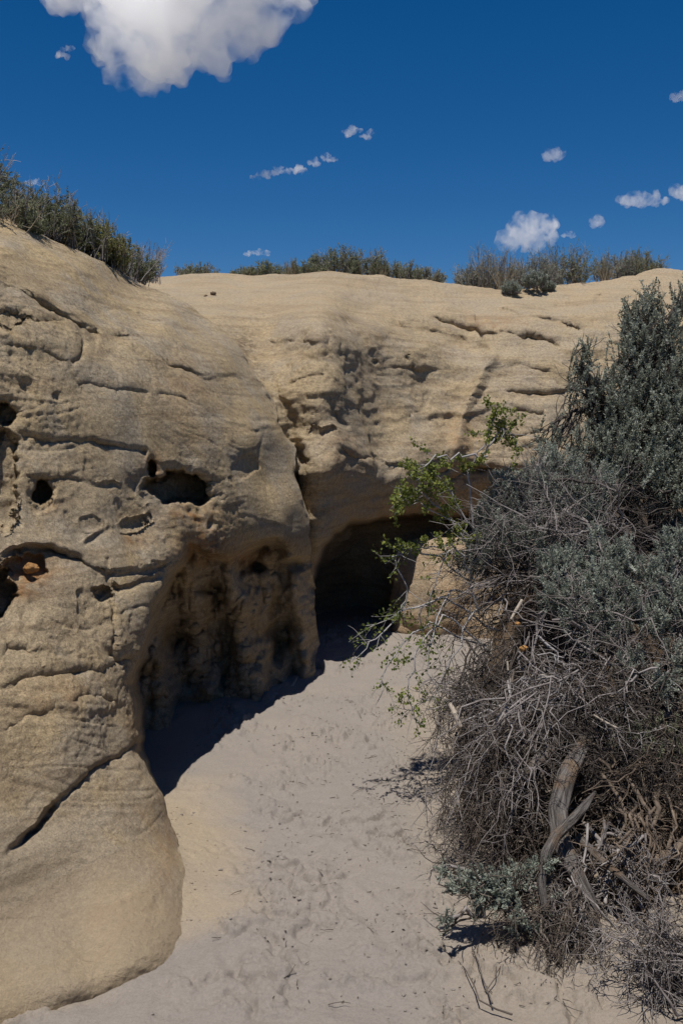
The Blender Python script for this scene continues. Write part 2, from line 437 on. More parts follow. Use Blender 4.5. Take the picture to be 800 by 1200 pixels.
def build_left():
    y = spaced((190, 240, 4), (240, 1215, 1.55), (1215, 1300, 8))
    W = np.concatenate([np.array([0, .5, 1.0]), np.arange(1.6, 372, 1.55), np.arange(372, 500, 6), np.arange(500, 1250, 22)])
    Y, Wg = np.meshgrid(y, W, indexing='ij'); X = xr(Y) - Wg
    ox, oy = wob(X, Y, 6, 45, 1.5)
    d = np.clip(front_l(np.clip(X, -240, 999), Y) - .0016 * np.clip(-240 - X, 0, 9999), 1.9, 99)
    s = sdf(X + ox, Y + oy, cave_l)
    lip = np.exp(-np.clip(s, 0, 200) / 9.0) * .10
    d = d + np.where(s > 0, lip, .10)
    k = sstep(5, -7, s)
    d = d * (1 - k) + inner_l(X, Y) * k
    for cx, cy, rx, ry, dep, rot in HOLES_L:
        ox2, oy2 = wob(X, Y, max(3.5, .42 * min(rx, ry)), 20, cx * .1)
        dx, dy = X - cx + ox2, Y - cy + oy2
        c_, s_ = math.cos(rot), math.sin(rot); r = np.hypot((dx * c_ - dy * s_) / rx, (dx * s_ + dy * c_) / ry)
        d = d + dep * sstep(1.06, .84, r) + dep * .10 * sstep(1.7, 1.0, r)
    d = cracks(X, Y, d, [(a_, b_, c_ * .8, e_ * .7, f_) for a_, b_, c_, e_, f_ in LEDGES_L])
    G = P(X, Y, d)
    sm = np.clip(sstep(880, 1020, Y), 0, 1) * .8
    n = grid_normals(G)
    n *= np.where((n * (np.array([0, 0, CAM_H]) - G)).sum(-1, keepdims=True) < 0, -1, 1)
    h = rock_detail(G, (.20, .10), .012, .045, sm, 2.0)
    h = h + k * (.014 * ridged(G * 8 + 35, 4, .6) + .03 * fbm(G * 3.5 + 7, 3))
    ga = np.hypot(np.gradient(d, axis=0), np.gradient(d, axis=1)); fade = np.where(k > .02, .8, 1.0) / (1 + (ga / .022) ** 2)
    G = G + n * (h * fade)[..., None]
    # roll back over the top and behind the crack
    ext = []
    for i, st in enumerate([.03, .08, .16, .3, .5, .8, 1.3, 2.2, 4.0]):
        e = G[:, 0] + np.array([-.06 * st, st, .04 * st - .035 * st * st if st < 1 else -.02 * st]); ext.append(e)
    E = np.stack(ext[::-1], 1)
    E[..., 2] += .02 * fbm(E * 2.5, 3)
    G2 = np.concatenate([E, G], 1)
    def pad(a): return np.concatenate([np.repeat(a[:, :1], E.shape[1], 1), a], 1)
    stain = add_blobs(X, Y, [(36, 668, 26, 22, 1), (30, 690, 15, 12, .9), (225, 606, 32, 9, .85), (240, 640, 28, 22, .8), (180, 545, 12, 12, .7), (165, 628, 14, 10, .6), (285, 655, 20, 10, .7), (150, 860, 10, 30, .3), (190, 1000, 18, 60, .4), (150, 1070, 60, 20, .35), (170, 960, 30, 12, .3), (60, 820, 40, 20, .25), (215, 470, 30, 40, .2), (60, 590, 14, 12, .3)])
    dark_blotch = add_blobs(X, Y, [(205, 578, 26, 12, .5), (245, 645, 26, 18, .6), (285, 660, 24, 8, .6), (40, 682, 22, 18, .6), (95, 395, 10, 30, .5), (335, 640, 20, 14, .5), (315, 400, 60, 30, .0)])
    sandy = np.clip(sstep(930, 1120, Y) * .9 + .25 * sstep(800, 930, Y), 0, 1)
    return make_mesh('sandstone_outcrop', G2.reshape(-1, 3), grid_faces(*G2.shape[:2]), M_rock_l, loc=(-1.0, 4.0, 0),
                     attrs=dict(stain=pad(stain), dark_blotch=pad(dark_blotch), sandy=pad(sandy)))
rockL = build_left()
tag(rockL, 'weathered tan sandstone outcrop on the left with round holes and an undercut base', 'rock outcrop')

# ------------------------------------------------------------------ back cliff
YT = np.array([[60, 330], [130, 326], [200, 325], [250, 322], [300, 323], [345, 324], [390, 319], [450, 327], [500, 331], [560, 338], [600, 339], [650, 335], [690, 331], [725, 325], [775, 317], [830, 318], [1000, 310], [1400, 300]], float)
def yt(x): return np.interp(x, YT[:, 0], YT[:, 1])
front_b = tps([
    (130, 326, 9.0), (200, 325, 9.2), (300, 323, 9.5), (390, 319, 9.2), (450, 327, 9.4), (560, 338, 9.8), (680, 332, 10.2), (775, 317, 10.4), (1000, 310, 10.6), (1300, 300, 10.6),
    (200, 350, 8.0), (250, 345, 8.3), (300, 350, 8.2), (250, 385, 7.2), (345, 350, 8.1), (300, 395, 7.3), (280, 420, 6.7), (330, 430, 6.8), (385, 345, 8.3), (384, 360, 7.65), (378, 383, 6.92), (376, 410, 6.68), (376, 450, 6.52), (350, 500, 6.5), (378, 520, 6.4), (400, 555, 6.45), (366, 570, 6.38), (385, 600, 6.5), (365, 630, 6.5),
    (398, 388, 7.14), (402, 430, 6.82), (404, 470, 6.70), (408, 510, 6.62), (412, 368, 8.0), (440, 372, 8.25), (440, 390, 7.85), (440, 430, 7.6), (440, 480, 7.42), (435, 525, 7.08), (500, 386, 8.55), (500, 404, 8.25), (500, 440, 8.06), (490, 490, 7.85), (480, 525, 7.5), (550, 402, 8.75), (550, 420, 8.42), (545, 450, 8.2), (535, 500, 8.0), (530, 530, 7.85), (425, 560, 6.9), (475, 560, 7.3), (540, 560, 8.0),
    (405, 607, 6.8), (440, 602, 7.25), (480, 605, 7.8), (550, 601, 8.2), (620, 608, 8.35), (700, 640, 8.2),
    (580, 400, 8.65), (585, 425, 8.35), (600, 430, 8.35), (600, 500, 8.05), (600, 560, 7.9), (650, 450, 8.3), (700, 420, 8.5), (700, 500, 8.2), (700, 570, 8.0), (640, 400, 8.55),
    (450, 352, 8.8), (520, 365, 9.0), (580, 372, 8.95), (640, 372, 9.0), (700, 365, 9.1), (760, 350, 9.6), (800, 400, 8.8), (800, 500, 8.3), (800, 620, 8.0), (1000, 450, 8.6), (1000, 620, 8.0), (1300, 450, 8.4), (1300, 700, 7.8),
    (60, 450, 8.6), (60, 650, 9), (60, 800, 9.5), (150, 550, 8.2), (150, 700, 8.8), (150, 800, 9.2), (250, 600, 7.8), (260, 700, 8.3), (250, 800, 8.8), (315, 600, 7.2), (325, 680, 7.6), (330, 780, 8.0), (370, 760, 7.6), (450, 850, 8), (700, 800, 8.0)], 2e-4)
cave_b = [(355, 1000), (360, 690), (366, 668), (380, 640), (394, 622), (415, 613), (450, 606), (485, 608), (560, 604), (630, 615), (720, 660), (760, 1000)]
inner_b = tps([(365, 650, 8.0), (400, 630, 8.2), (450, 622, 8.6), (500, 620, 8.7), (560, 620, 8.8), (365, 740, 8.3), (390, 690, 8.8), (410, 730, 8.8), (430, 680, 8.7), (450, 650, 8.55), (450, 720, 8.6), (470, 690, 8.2), (500, 700, 8.4), (600, 700, 8.8), (700, 720, 8.4), (420, 800, 8.8), (600, 900, 8.6)], 1e-4)
LEDGES_B = [
    ([(268, 385), (282, 410), (310, 440), (330, 470), (348, 520), (358, 560)], 7, .10, 0, 10),
    ([(262, 410), (300, 405), (345, 400), (380, 408)], 2.2, .03, .03, 10), ([(330, 425), (355, 420), (380, 424)], 2, .02, .03, 10),
    ([(335, 452), (360, 440), (382, 436)], 2.2, .03, .04, 12), ([(235, 355), (290, 358), (310, 345)], 2.5, .03, .05, 12),
    ([(300, 372), (345, 376), (372, 365)], 2.5, .02, .04, 14), ([(355, 348), (400, 352), (420, 345)], 2.6, .03, .04, 8), ([(440, 332), (460, 342), (500, 350)], 2.2, .03, .03, 10),
    ([(385, 372), (383, 410), (386, 440), (392, 480), (408, 505), (420, 530)], 4, .03, 0, 8), 
    ([(500, 368), (550, 386), (600, 392), (640, 398), (665, 405)], 3, .05, .11, 14), ([(575, 362), (620, 372), (650, 378), (690, 388)], 3, .05, .11, 10),
    ([(455, 372), (500, 385), (555, 402)], 3, .02, .07, 12), ([(640, 355), (680, 358), (705, 366)], 3, .06, .10, 9), ([(600, 345), (650, 348), (700, 345)], 2.4, .03, .04, 8),
    ([(575, 415), (578, 440), (568, 462), (545, 490)], 3, .03, .03, 10), ([(558, 368), (562, 385), (565, 400)], 3.5, .06, 0, 8),
    ([(560, 432), (600, 428), (650, 436)], 2.2, .03, .05, 12), ([(590, 455), (640, 460), (700, 452)], 2.2, .03, .05, 12), ([(540, 505), (590, 512), (640, 505)], 2.2, .03, .06, 14),
    ([(520, 560), (545, 552), (580, 548), (640, 552)], 2.6, .05, .08, 14), ([(470, 552), (500, 556), (530, 545)], 2.4, .03, .05, 12), ([(600, 480), (640, 485)], 2, .03, .04, 9),
    ([(395, 465), (430, 435), (470, 432), (520, 436)], 2.2, .02, .02, 14), ([(410, 470), (450, 500), (500, 480)], 2, .012, .015, 14),
    ([(395, 520), (420, 535), (455, 540), (480, 545)], 2.6, .03, .07, 22), ([(345, 520), (352, 545), (345, 575)], 4, .06, 0, 10), ([(362, 500), (380, 508), (395, 500)], 3, .05, .04, 8),
    ([(700, 400), (760, 405), (820, 400)], 3, .05, .08, 14), ([(640, 520), (700, 530), (760, 525)], 2.4, .04, .06, 14),
]
HOLES_B = [(510, 442, 30, 17, .05, .3), (440, 424, 3, 3, .05, 0), (474, 421, 2.2, 3, .05, 0), (481, 432, 2.2, 3, .05, 0), (318, 352, 10, 5, .04, 0), (703, 353, 10, 6, .1, .3), (560, 415, 20, 10, .04, .3), (622, 398, 16, 7, .08, 0)]

def build_back():
    x = spaced((60, 130, 8), (130, 815, 1.7), (815, 900, 7), (900, 1400, 24))
    s_ = np.concatenate([np.linspace(0, .02, 8)[:-1], np.linspace(.02, 1, 262)])
    yb = 800.0
    Xg, S = np.meshgrid(x, s_, indexing='xy'); Yg = yt(Xg) + S * (yb - yt(Xg))
    d = front_b(Xg, Yg)
    ox, oy = wob(Xg, Yg, 5, 50, 3.3)
    s = sdf(Xg + ox * 1.5, Yg + oy * 1.7, cave_b)
    d = d + np.where(s > 0, .12 * np.exp(-np.clip(s, 0, 200) / 8.0), .12)
    k = sstep(4, -6, s)
    d = d * (1 - k) + np.maximum(inner_b(Xg, Yg), d) * k
    for cx, cy, rx, ry, dep, rot in HOLES_B:
        ox2, oy2 = wob(Xg, Yg, 4, 22, cx * .1)
        dx, dy = Xg - cx + ox2 * min(1, rx / 10), Yg - cy + oy2 * min(1, rx / 10)
        c_, q_ = math.cos(rot), math.sin(rot); r = np.hypot((dx * c_ - dy * q_) / rx, (dx * q_ + dy * c_) / ry)
        d = d + dep * sstep(1.3, .3, r)
    # the raised rib that runs down the right-hand face
    dd, _, par = seg_dist(Xg + ox * .5, Yg, [(563, 372), (575, 415), (556, 455), (538, 500), (528, 545)])
    d = d - .10 * np.exp(-(dd / 8) ** 2) * sstep(0, .1, par) * sstep(1, .75, par)
    d = cracks(Xg, Yg, d, [(a_, b_, c_ * .95, e_ * .9, f_) for a_, b_, c_, e_, f_ in LEDGES_B])
    G = P(Xg, Yg, d); n = grid_normals(G)
    n *= np.where((n * (np.array([0, 0, CAM_H]) - G)).sum(-1, keepdims=True) < 0, -1, 1)
    smb = .2 * np.exp(-(((Xg - 460) / 70) ** 2 + ((Yg - 470) / 60) ** 2)) + .2 * sstep(380, 330, Yg)
    h = rock_detail(G, (-.10, .02), .026, .055, smb, 5.0) + (1 - smb) * (.010 * ridged(G * np.array([4, 4, 7.5]) + 70, 4, .6) + .03 * perlin(G * np.array([1.5, 1.5, 3.2]) + 71))
    h = h + k * .14 * fbm(G * 1.6 + 7, 3)
    ga = np.hypot(np.gradient(d, axis=0), np.gradient(d, axis=1)); fade = np.where(k > .02, .7, 1.0) / (1 + (ga / .05) ** 2)
    G = G + n * (h * fade)[..., None]
    ext = []
    for st in [.05, .15, .3, .6, 1.0, 1.7, 3, 6, 12, 25]:
        e = G[0] + np.array([0, st, -.015 * st]); e[:, 2] += .03 * fbm(e * 1.3, 3); ext.append(e)
    E = np.stack(ext[::-1], 0); G2 = np.concatenate([E, G], 0)
    def pad(a): return np.concatenate([np.repeat(a[:1], len(E), 0), a], 0)
    stain = add_blobs(Xg, Yg, [(470, 600, 60, 12, .35), (600, 590, 60, 30, .35), (400, 540, 18, 30, .3), (575, 380, 40, 8, .3), (540, 520, 25, 40, .3)])
    dark_blotch = add_blobs(Xg, Yg, [(285, 405, 16, 18, .7), (300, 430, 14, 18, .5), (385, 400, 9, 30, .5), (405, 375, 18, 8, .5), (440, 395, 50, 18, .25), (370, 505, 12, 12, .5), (395, 500, 12, 30, .5)])
    sandy = np.clip(.55 * sstep(395, 335, Yg), 0, 1)
    return make_mesh('sandstone_cliff', G2.reshape(-1, 3), grid_faces(*G2.shape[:2], flip=False), M_rock_b, loc=(.5, 8.0, 0),
                     attrs=dict(stain=pad(stain), dark_blotch=pad(dark_blotch), sandy=pad(sandy)))
rockB = build_back()
tag(rockB, 'pale tan sandstone cliff at the back with a dark cave mouth under its overhang', 'cliff')

# ------------------------------------------------------------------ ochre slab in front of the cave
def build_slab():
    bm = bmesh.new(); bmesh.ops.create_cube(bm, size=2); bmesh.ops.subdivide_edges(bm, edges=bm.edges[:], cuts=40, use_grid_fill=True)
    V = np.array([v.co[:] for v in bm.verts]); F = np.array([[v.index for v in f.verts] for f in bm.faces]); bm.free()
    r = (np.abs(V) ** 5).sum(1) ** (1 / 5); V = V / r[:, None]
    a = (V[:, 2] + 1) / 2
    X = 1.08 + V[:, 0] * (.76 - .13 * a) + .06 * (V[:, 0] < 0) * a
    Y = 7.85 + V[:, 1] * .40 + (a - .5) * .20
    Z = -.25 + a * .96
    p = np.stack([X, Y, Z], 1); n = V / np.linalg.norm(V, axis=1, keepdims=True)
    p = p + n * rock_detail(p, (.1, 0), .05, .07, None, 8.0)[:, None]
    z = np.zeros(len(p))
    return make_mesh('rock_slab', p, F, M_slab, loc=(1.12, 8.0, 0), attrs=dict(stain=z + .18, dark_blotch=z, sandy=z))
tag(build_slab(), 'sunlit ochre rock slab half hidden by bare branches beside the cave mouth', 'rock')

# ------------------------------------------------------------------ ground
def bank_edge(y): return np.interp(y, [3.0, 4.3, 5.2, 6.5, 9, 14], [.56, .53, .68, 1.05, 1.5, 1.6])
def bank_h(x, y):
    dx = (x - bank_edge(y)) / .72; dy = (y - 3.22 - .10 * np.clip(x - .8, 0, 2)) / .75
    m = np.clip(np.minimum(dx, dy), -.6, 1.6)
    z = np.where(m > 0, 1.02 * (1 - np.exp(-1.7 * np.clip(m, 0, 9))) / (1 - math.exp(-1.7 * 1.6)), m * .5)
    return z + .12 * sstep(4.5, 7, y) * (m > 0)

def foot_line(y): return np.interp(y, [2.2, 2.73, 2.97, 3.09, 3.31, 3.49, 3.8, 4.35], [-1.45, -.98, -.80, -.66, -.58, -.61, -.69, -.82])

def ground_h(p2):
    x, y = p2[..., 0], p2[..., 1]; q = np.stack([x, y, np.zeros_like(x)], -1)
    near = np.exp(-np.clip(np.hypot(x, y - 5) - 6, 0, 99) / 4)
    z = .03 * fbm(q * .9 + 5, 3) + .010 * fbm(q * 4.5 + 2, 3)
    pm = (sstep(.0, .32, fbm(q * 2.7 + 21, 3)) * .9 + .1) * (.12 + .88 * sstep(.02, .3, x - foot_line(y)))
    cl = ridged(q * 17 + 4, 3, .6)
    z = z + near * pm * (.011 * cl + .006 * ridged(q * 38 + 14, 2) - .024 * sstep(.78, 1.12, ridged(q * 8 + 40, 2)))
    z = z + near * .0016 * fbm(q * 45, 2)
    fl = x - foot_line(y); z = z + .045 * np.exp(-np.clip(fl + .03 * fbm(q * 5 + 50, 2), -.05, 9) / .09) * sstep(4.3, 3.5, y)
    r = np.random.default_rng(3); wv = fbm(q * 9 + 77, 3)
    for i in range(46):   # old footprints up the wash
        yy = 2.5 + 4.6 * (i / 46) + r.normal() * .08; cx = (-.16 + .03 * (yy - 2.6)) + r.normal() * .20; an = r.normal() * .4
        dx, dy = x - cx, y - yy; c, s = math.cos(an), math.sin(an); u = (dx * c - dy * s) / .055; v = (dx * s + dy * c) / .125
        d = np.hypot(u, v); z = z + (-.009 * sstep(1.3, .3, d + .35 * wv) + .003 * np.exp(-((d - 1.25) / .3) ** 2)) * (.4 + .6 * r.random())
    return z

def build_ground():
    def axis(lo, hi, st, far, base):
        a = list(np.arange(lo, hi, st)); g = st
        v = a[-1]
        while v < far: g *= 1.28; v += g; a.append(v)
        v = a[0]; g = st; b = []
        while v > -far: g *= 1.28; v -= g; b.append(v)
        return np.array(b[::-1] + a)
    xs = axis(-1.2, 1.55, .0068, 5000, 0)
    ys = np.unique(np.concatenate([np.arange(2.35, 4.2, .0065), np.arange(4.2, 9, .016)]))
    g = .02; v = 9.0; b = []
    while v < 6000: b.append(v); g *= 1.3; v += g
    g = .01; v = 2.35; c = []
    while v > -5000: g *= 1.3; v -= g; c.append(v)
    ys = np.concatenate([np.array(c[::-1]), ys, np.array(b)])
    X, Y = np.meshgrid(xs, ys, indexing='xy'); p = np.stack([X, Y], -1)
    Z = ground_h(p)
    Z = Z - .25 * sstep(.05, .5, bank_h(X, Y))
    wv_ = .12 * fbm(np.stack([X * 3, Y * 3, X * 0], -1), 3)
    och = sstep(.42, .06, X - foot_line(Y) + wv_) * sstep(4.6, 4.0, Y)
    och = np.clip(och + .25 * fbm(np.stack([X * 4, Y * 4, X * 0], -1), 3) * (och > .02), 0, 1)
    och = np.maximum(och, .35 * sstep(.15, .5, X) * (Y < 6))
    return make_mesh('sandy_ground', np.stack([X, Y, Z], -1).reshape(-1, 3), grid_faces(*X.shape), M_sand, attrs=dict(ochre=och))
gr = build_ground(); tag(gr, kind='structure')

def build_bank():
    xs = np.concatenate([np.arange(.25, 2.2, .016), np.arange(2.2, 7, .12)]); ys = np.concatenate([np.arange(-9, 3, .15), np.arange(3.0, 5.6, .016), np.arange(5.6, 9.2, .06)])
    X, Y = np.meshgrid(xs, ys, indexing='xy'); q = np.stack([X, Y, X * 0], -1)
    w = .10 * fbm(q * 1.7 + 3, 3) + .07 * fbm(q * 7 + 13, 3)
    Z = bank_h(X + w, Y + .10 * fbm(q * 1.9 + 30, 3))
    Z = Z + (.05 * fbm(q * 3.5, 4) + .02 * ridged(q * 12, 3)) * sstep(-.05, .2, Z)
    Z = Z - .40 * np.exp(-(((X - .72) / .14) ** 2 + ((Y - 3.6) / .28) ** 2)) - .25 * np.exp(-(((X - 1.05) / .22) ** 2 + ((Y - 3.55) / .2) ** 2))
    Z = np.maximum(Z, (2.0 * sstep(1.7, 3.0, X + .25 * fbm(q * .8 + 9, 3)) - .05) * sstep(4.6, 3.4, Y) - .3 * (Y > 3.4))  # high unseen rise beside and behind the camera, added to block sky light
    return make_mesh('soil_bank', np.stack([X, Y, Z], -1).reshape(-1, 3), grid_faces(*X.shape), M_soil)
bk = build_bank(); tag(bk, kind='structure')

# ------------------------------------------------------------------ plant kit
def nrm(v): return v / (np.linalg.norm(v, axis=-1, keepdims=True) + 1e-9)

def grow(S, D, L, n, wander, trop=(0, 0, 0), rng=RNG):
    S = np.asarray(S, float); D = nrm(np.asarray(D, float)); M = len(S)
    L = np.broadcast_to(np.asarray(L, float), (M,)); pts = [S]; d = D; trop = np.asarray(trop, float)
    for i in range(n):
        d = nrm(d + wander * rng.normal(size=(M, 3)) + trop)
        pts.append(pts[-1] + d * (L / n)[:, None])
    return np.stack(pts, 1), d

def along(pts, u):
    """points and directions at parameter u (k per curve): pts (M,n,3), u (M,k)"""
    M, n, _ = pts.shape; f = u * (n - 1); i = np.clip(f.astype(int), 0, n - 2); w = (f - i)[..., None]
    r = np.arange(M)[:, None]; a = pts[r, i]; b = pts[r, i + 1]
    return a * (1 - w) + b * w, nrm(b - a)

class Tubes:
    def __init__(s): s.V = []; s.F = []; s.T = []; s.n = 0
    def add(s, pts, r0, r1, sides=4, tint=None, rng=RNG):
        pts = np.asarray(pts, float)
        if pts.ndim == 2: pts = pts[None]
        M, n, _ = pts.shape
        r0 = np.broadcast_to(np.asarray(r0, float), (M,)); r1 = np.broadcast_to(np.asarray(r1, float), (M,))
        t = nrm(np.gradient(pts, axis=1)); ref = nrm(rng.normal(size=(M, 1, 3)))
        ref = ref - (ref * t[:, :1]).sum(-1, keepdims=True) * t[:, :1]
        u = np.broadcast_to(ref, t.shape); u = nrm(u - (u * t).sum(-1, keepdims=True) * t); v = np.cross(t, u)
        a = np.arange(sides) * 2 * math.pi / sides
        rad = r0[:, None] + (r1 - r0)[:, None] * np.linspace(0, 1, n)[None]
        ring = pts[:, :, None] + rad[:, :, None, None] * (np.cos(a)[:, None] * u[:, :, None] + np.sin(a)[:, None] * v[:, :, None])
        s.V.append(ring.reshape(-1, 3))
        i, j, k = np.meshgrid(np.arange(M), np.arange(n - 1), np.arange(sides), indexing='ij')
        b = s.n + (i * n + j) * sides; k2 = (k + 1) % sides
        s.F.append(np.stack([b + k, b + k2, b + sides + k2, b + sides + k], -1).reshape(-1, 4))
        tt = rng.random(M) if tint is None else np.broadcast_to(np.asarray(tint, float), (M,))
        s.T.append(np.repeat(tt, n * sides)); s.n += M * n * sides
    def build(s, name, mat, loc, parent=None):
        return make_mesh(name, np.concatenate(s.V), np.concatenate(s.F), mat, loc, parent, True, dict(tint=np.concatenate(s.T)))

class Leaves:
    def __init__(s): s.V = []; s.T = []; s.n = 0
    def add(s, pos, d, length, width, tint, rng=RNG):
        M = len(pos); d = nrm(d); r = rng.normal(size=(M, 3)); w = nrm(np.cross(d, r)); nn = np.cross(d, w)
        length = np.broadcast_to(length, (M,))[:, None]; width = np.broadcast_to(width, (M,))[:, None]
        a = pos; b = pos + d * length * .55 + w * width * .5 + nn * length * .05; c = pos + d * length; e = pos + d * length * .55 - w * width * .5 + nn * length * .05
        s.V.append(np.stack([a, b, c, e], 1).reshape(-1, 3)); s.T.append(np.repeat(np.clip(tint, 0, 1), 4)); s.n += M
    def build(s, name, mat, loc, parent):
        F = np.arange(s.n * 4).reshape(-1, 4)
        return make_mesh(name, np.concatenate(s.V), F, mat, loc, parent, False, dict(tint=np.concatenate(s.T)))

def bez(A, B, C, n):
    u = np.linspace(0, 1, n)[None, :, None]
    return (1 - u) ** 2 * A[:, None] + 2 * u * (1 - u) * B[:, None] + u * u * C[:, None]

def jitter(pts, amp, rng):
    M, n, _ = pts.shape; w = np.sin(np.linspace(0, math.pi, n))[None, :, None]
    return pts + amp * w * rng.normal(size=pts.shape)

def sagebrush(name, label, cat, base, hubs, blobs, mats, seed, plume_len=.10, leaf=(.013, .0042), per=70, dens=1.0, group=None, upright=.8, twig_r=.0022, bare=.6, spread=1.0):
    """base: ground point; hubs: branching points; blobs: (x,y,t,r_px,weight) foliage masses as seen"""
    rng = np.random.default_rng(seed); base = np.asarray(base, float)
    root = empty(name, base, label, cat, group); T = Tubes(); Lf = Leaves(); TB = Tubes()
    hubs = [np.asarray(h, float) for h in hubs]
    for h in hubs:
        s = bez(base[None], (base * .6 + h * .4)[None] + rng.normal(size=(1, 3)) * .05, h[None], 8)
        TB.add(jitter(s, .012, rng), .026, .014, 6, .3, rng)
    allP = []; allD = []; allT = []
    for (bx, by, bt, br, wt) in blobs:
        c = P(bx, by, bt); R = br / F_PX * bt * spread
        h = min(hubs, key=lambda q: np.linalg.norm(q - c) + .4 * max(0, q[2] - c[2]))
        limb = jitter(bez(h[None], (h * .5 + c * .5 + np.array([0, 0, .05]))[None], c[None], 9), .014, rng)
        TB.add(limb, .011, .005, 5, rng.random(), rng)
        n = max(6, int(dens * wt * (.55 + .75 * rng.random()) * 95 * (R / .12) ** 2))
        o = nrm(rng.normal(size=(n, 3))) * (rng.random((n, 1)) ** .45) * R * np.array([1, 1, 1.0])
        tip = c + o
        d = nrm(np.array([0, 0, upright]) + .55 * o / R + .28 * rng.normal(size=(n, 3)))
        L = plume_len * (.6 + .7 * rng.random(n)); st = tip - d * L[:, None]
        pl, _ = grow(st, d, L, 4, .10, (0, 0, .05), rng)
        T.add(pl, twig_r * .8, twig_r * .35, 3, None, rng)
        # connecting twigs from the limb to each plume
        sel = np.arange(n)
        q0, _ = along(limb, (.35 + .65 * rng.random((1, len(sel))))); q0 = q0[0]
        cn = jitter(bez(q0, (q0 + st[sel]) * .5 + .02 * rng.normal(size=(len(sel), 3)), st[sel], 6), .006, rng)
        T.add(cn, twig_r * 1.5, twig_r * .9, 3, None, rng)
        u = rng.random((n, per)) ** .8; pp, dd = along(pl, u)
        ld = nrm(dd * .75 + rng.normal(size=dd.shape) * .55)
        pt = rng.normal(.5, .25, size=(n, 1)) + .12 * rng.normal(size=(n, per))
        allP.append(pp.reshape(-1, 3)); allD.append(ld.reshape(-1, 3)); allT.append(pt.reshape(-1))
        # bare side twigs
        nb = int(n * bare)
        if nb:
            u = rng.random((1, nb)); q, dq = along(limb, u)
            tw, td = grow(q[0], dq[0] + .9 * rng.normal(size=(nb, 3)) + [0, 0, .2], .12 * (.5 + rng.random(nb)), 5, .22, (0, 0, .02), rng)
            T.add(tw, twig_r * 1.2, twig_r * .4, 3, None, rng)
    p = np.concatenate(allP); m = len(p)
    Lf.add(p, np.concatenate(allD), leaf[0] * (.6 + .8 * rng.random(m)), leaf[1] * (.7 + .6 * rng.random(m)), np.concatenate(allT), rng)
    TB.build('branches', mats[0], base, root); T.build('twigs', mats[1], base, root); Lf.build('foliage', mats[2], base, root)
    return root

def tangle(T, starts, ends, n_sub, rng, r=.004, sag=.0, sub_len=.22, sub_r=.0016, wander=.03, levels=2, droop=-.03, npts=10, bias=(0, 0, 0)):
    """arching bare branches with twiggy side shoots"""
    S = np.asarray(starts, float); E = np.asarray(ends, float); M = len(S); ln = np.linalg.norm(E - S, axis=1)
    mid = (S + E) / 2 + np.array([0, 0, 1]) * (sag * ln)[:, None] + wander * 2 * rng.normal(size=S.shape)
    main = jitter(bez(S, mid, E, npts), wander * .35, rng)
    T.add(main, r * (.6 + .8 * rng.random(M)), r * .3, 5, None, rng)
    cur = main; lenf = sub_len; rr = sub_r
    for lv in range(levels):
        k = n_sub[lv]; m = len(cur); u = .12 + .88 * rng.random((m, k)); q, d = along(cur, u)
        q = q.reshape(-1, 3); d = d.reshape(-1, 3)
        L = lenf * (.35 + 1.0 * rng.random(len(q)))
        cur, _ = grow(q, d * .8 + .75 * rng.normal(size=d.shape) + np.asarray(bias), L, 6, .17, (0, 0, droop), rng)
        T.add(cur, rr, rr * .45, 3, None, rng); lenf *= .5; rr *= .75
    return cur

def along_surface(px):  # helper list of pixel/time tuples to points
    return np.array([P(*p) for p in px])

# ------------------------------------------------------------------ right-hand plants
def zb(x, y): return float(bank_h(np.array(x), np.array(y)))
sagebrush('sagebrush', 'tall dark green sagebrush reaching the skyline at the right edge, above the dead branches', 'sagebrush', (1.55, 4.9, 1.02),
          [P(770, 560, 4.9), P(700, 570, 4.75), P(765, 440, 4.95), P(690, 480, 4.8)],
          [(760, 345, 5.0, 20, .5), (742, 365, 4.95, 20, .7), (775, 375, 5.0, 28, .8), (745, 400, 4.9, 28, .9), (785, 410, 5.0, 32, 1), (683, 404, 4.75, 12, .7), (682, 425, 4.75, 18, .9), (700, 450, 4.75, 20, .8), (668, 455, 4.7, 12, .4),
           (735, 440, 4.85, 34, 1), (775, 450, 4.85, 38, 1), (720, 480, 4.8, 34, 1), (760, 495, 4.8, 42, 1), (795, 500, 4.8, 38, 1), (705, 525, 4.7, 36, 1), (745, 545, 4.7, 42, .9), (790, 560, 4.7, 42, .9), (665, 500, 4.7, 20, .5), (640, 505, 4.7, 18, .35), (820, 450, 4.9, 40, .8), (830, 540, 4.8, 45, .8), (800, 345, 5.1, 22, .5)],
          (M_twig_dark, M_twig_dark, M_sage_tall), 21, plume_len=.12, leaf=(.0145, .0052), per=62, dens=.72, bare=1.0, spread=1.15)
sagebrush('sagebrush', 'loose silvery sagebrush left of the tall one, its plumes before the sandstone cliff', 'sagebrush', (1.05, 4.55, .85),
          [P(660, 620, 4.5), P(610, 600, 4.5)],
          [(655, 545, 4.6, 28, .8), (690, 565, 4.55, 34, .8), (625, 560, 4.55, 28, .9), (600, 585, 4.5, 30, .9), (640, 590, 4.5, 34, .9), (575, 600, 4.5, 22, .6), (680, 605, 4.5, 34, 1.0), (560, 640, 4.4, 22, .5), (595, 625, 4.4, 30, .7), (640, 640, 4.35, 30, .7), (665, 655, 4.25, 26, .6), (640, 530, 4.6, 16, .5), (590, 560, 4.5, 16, .6), (540, 655, 4.5, 14, .35)],
          (M_twig_grey, M_twig_grey, M_sage), 22, plume_len=.09, leaf=(.0125, .004), per=60, dens=2.1, bare=.9, spread=1.1)
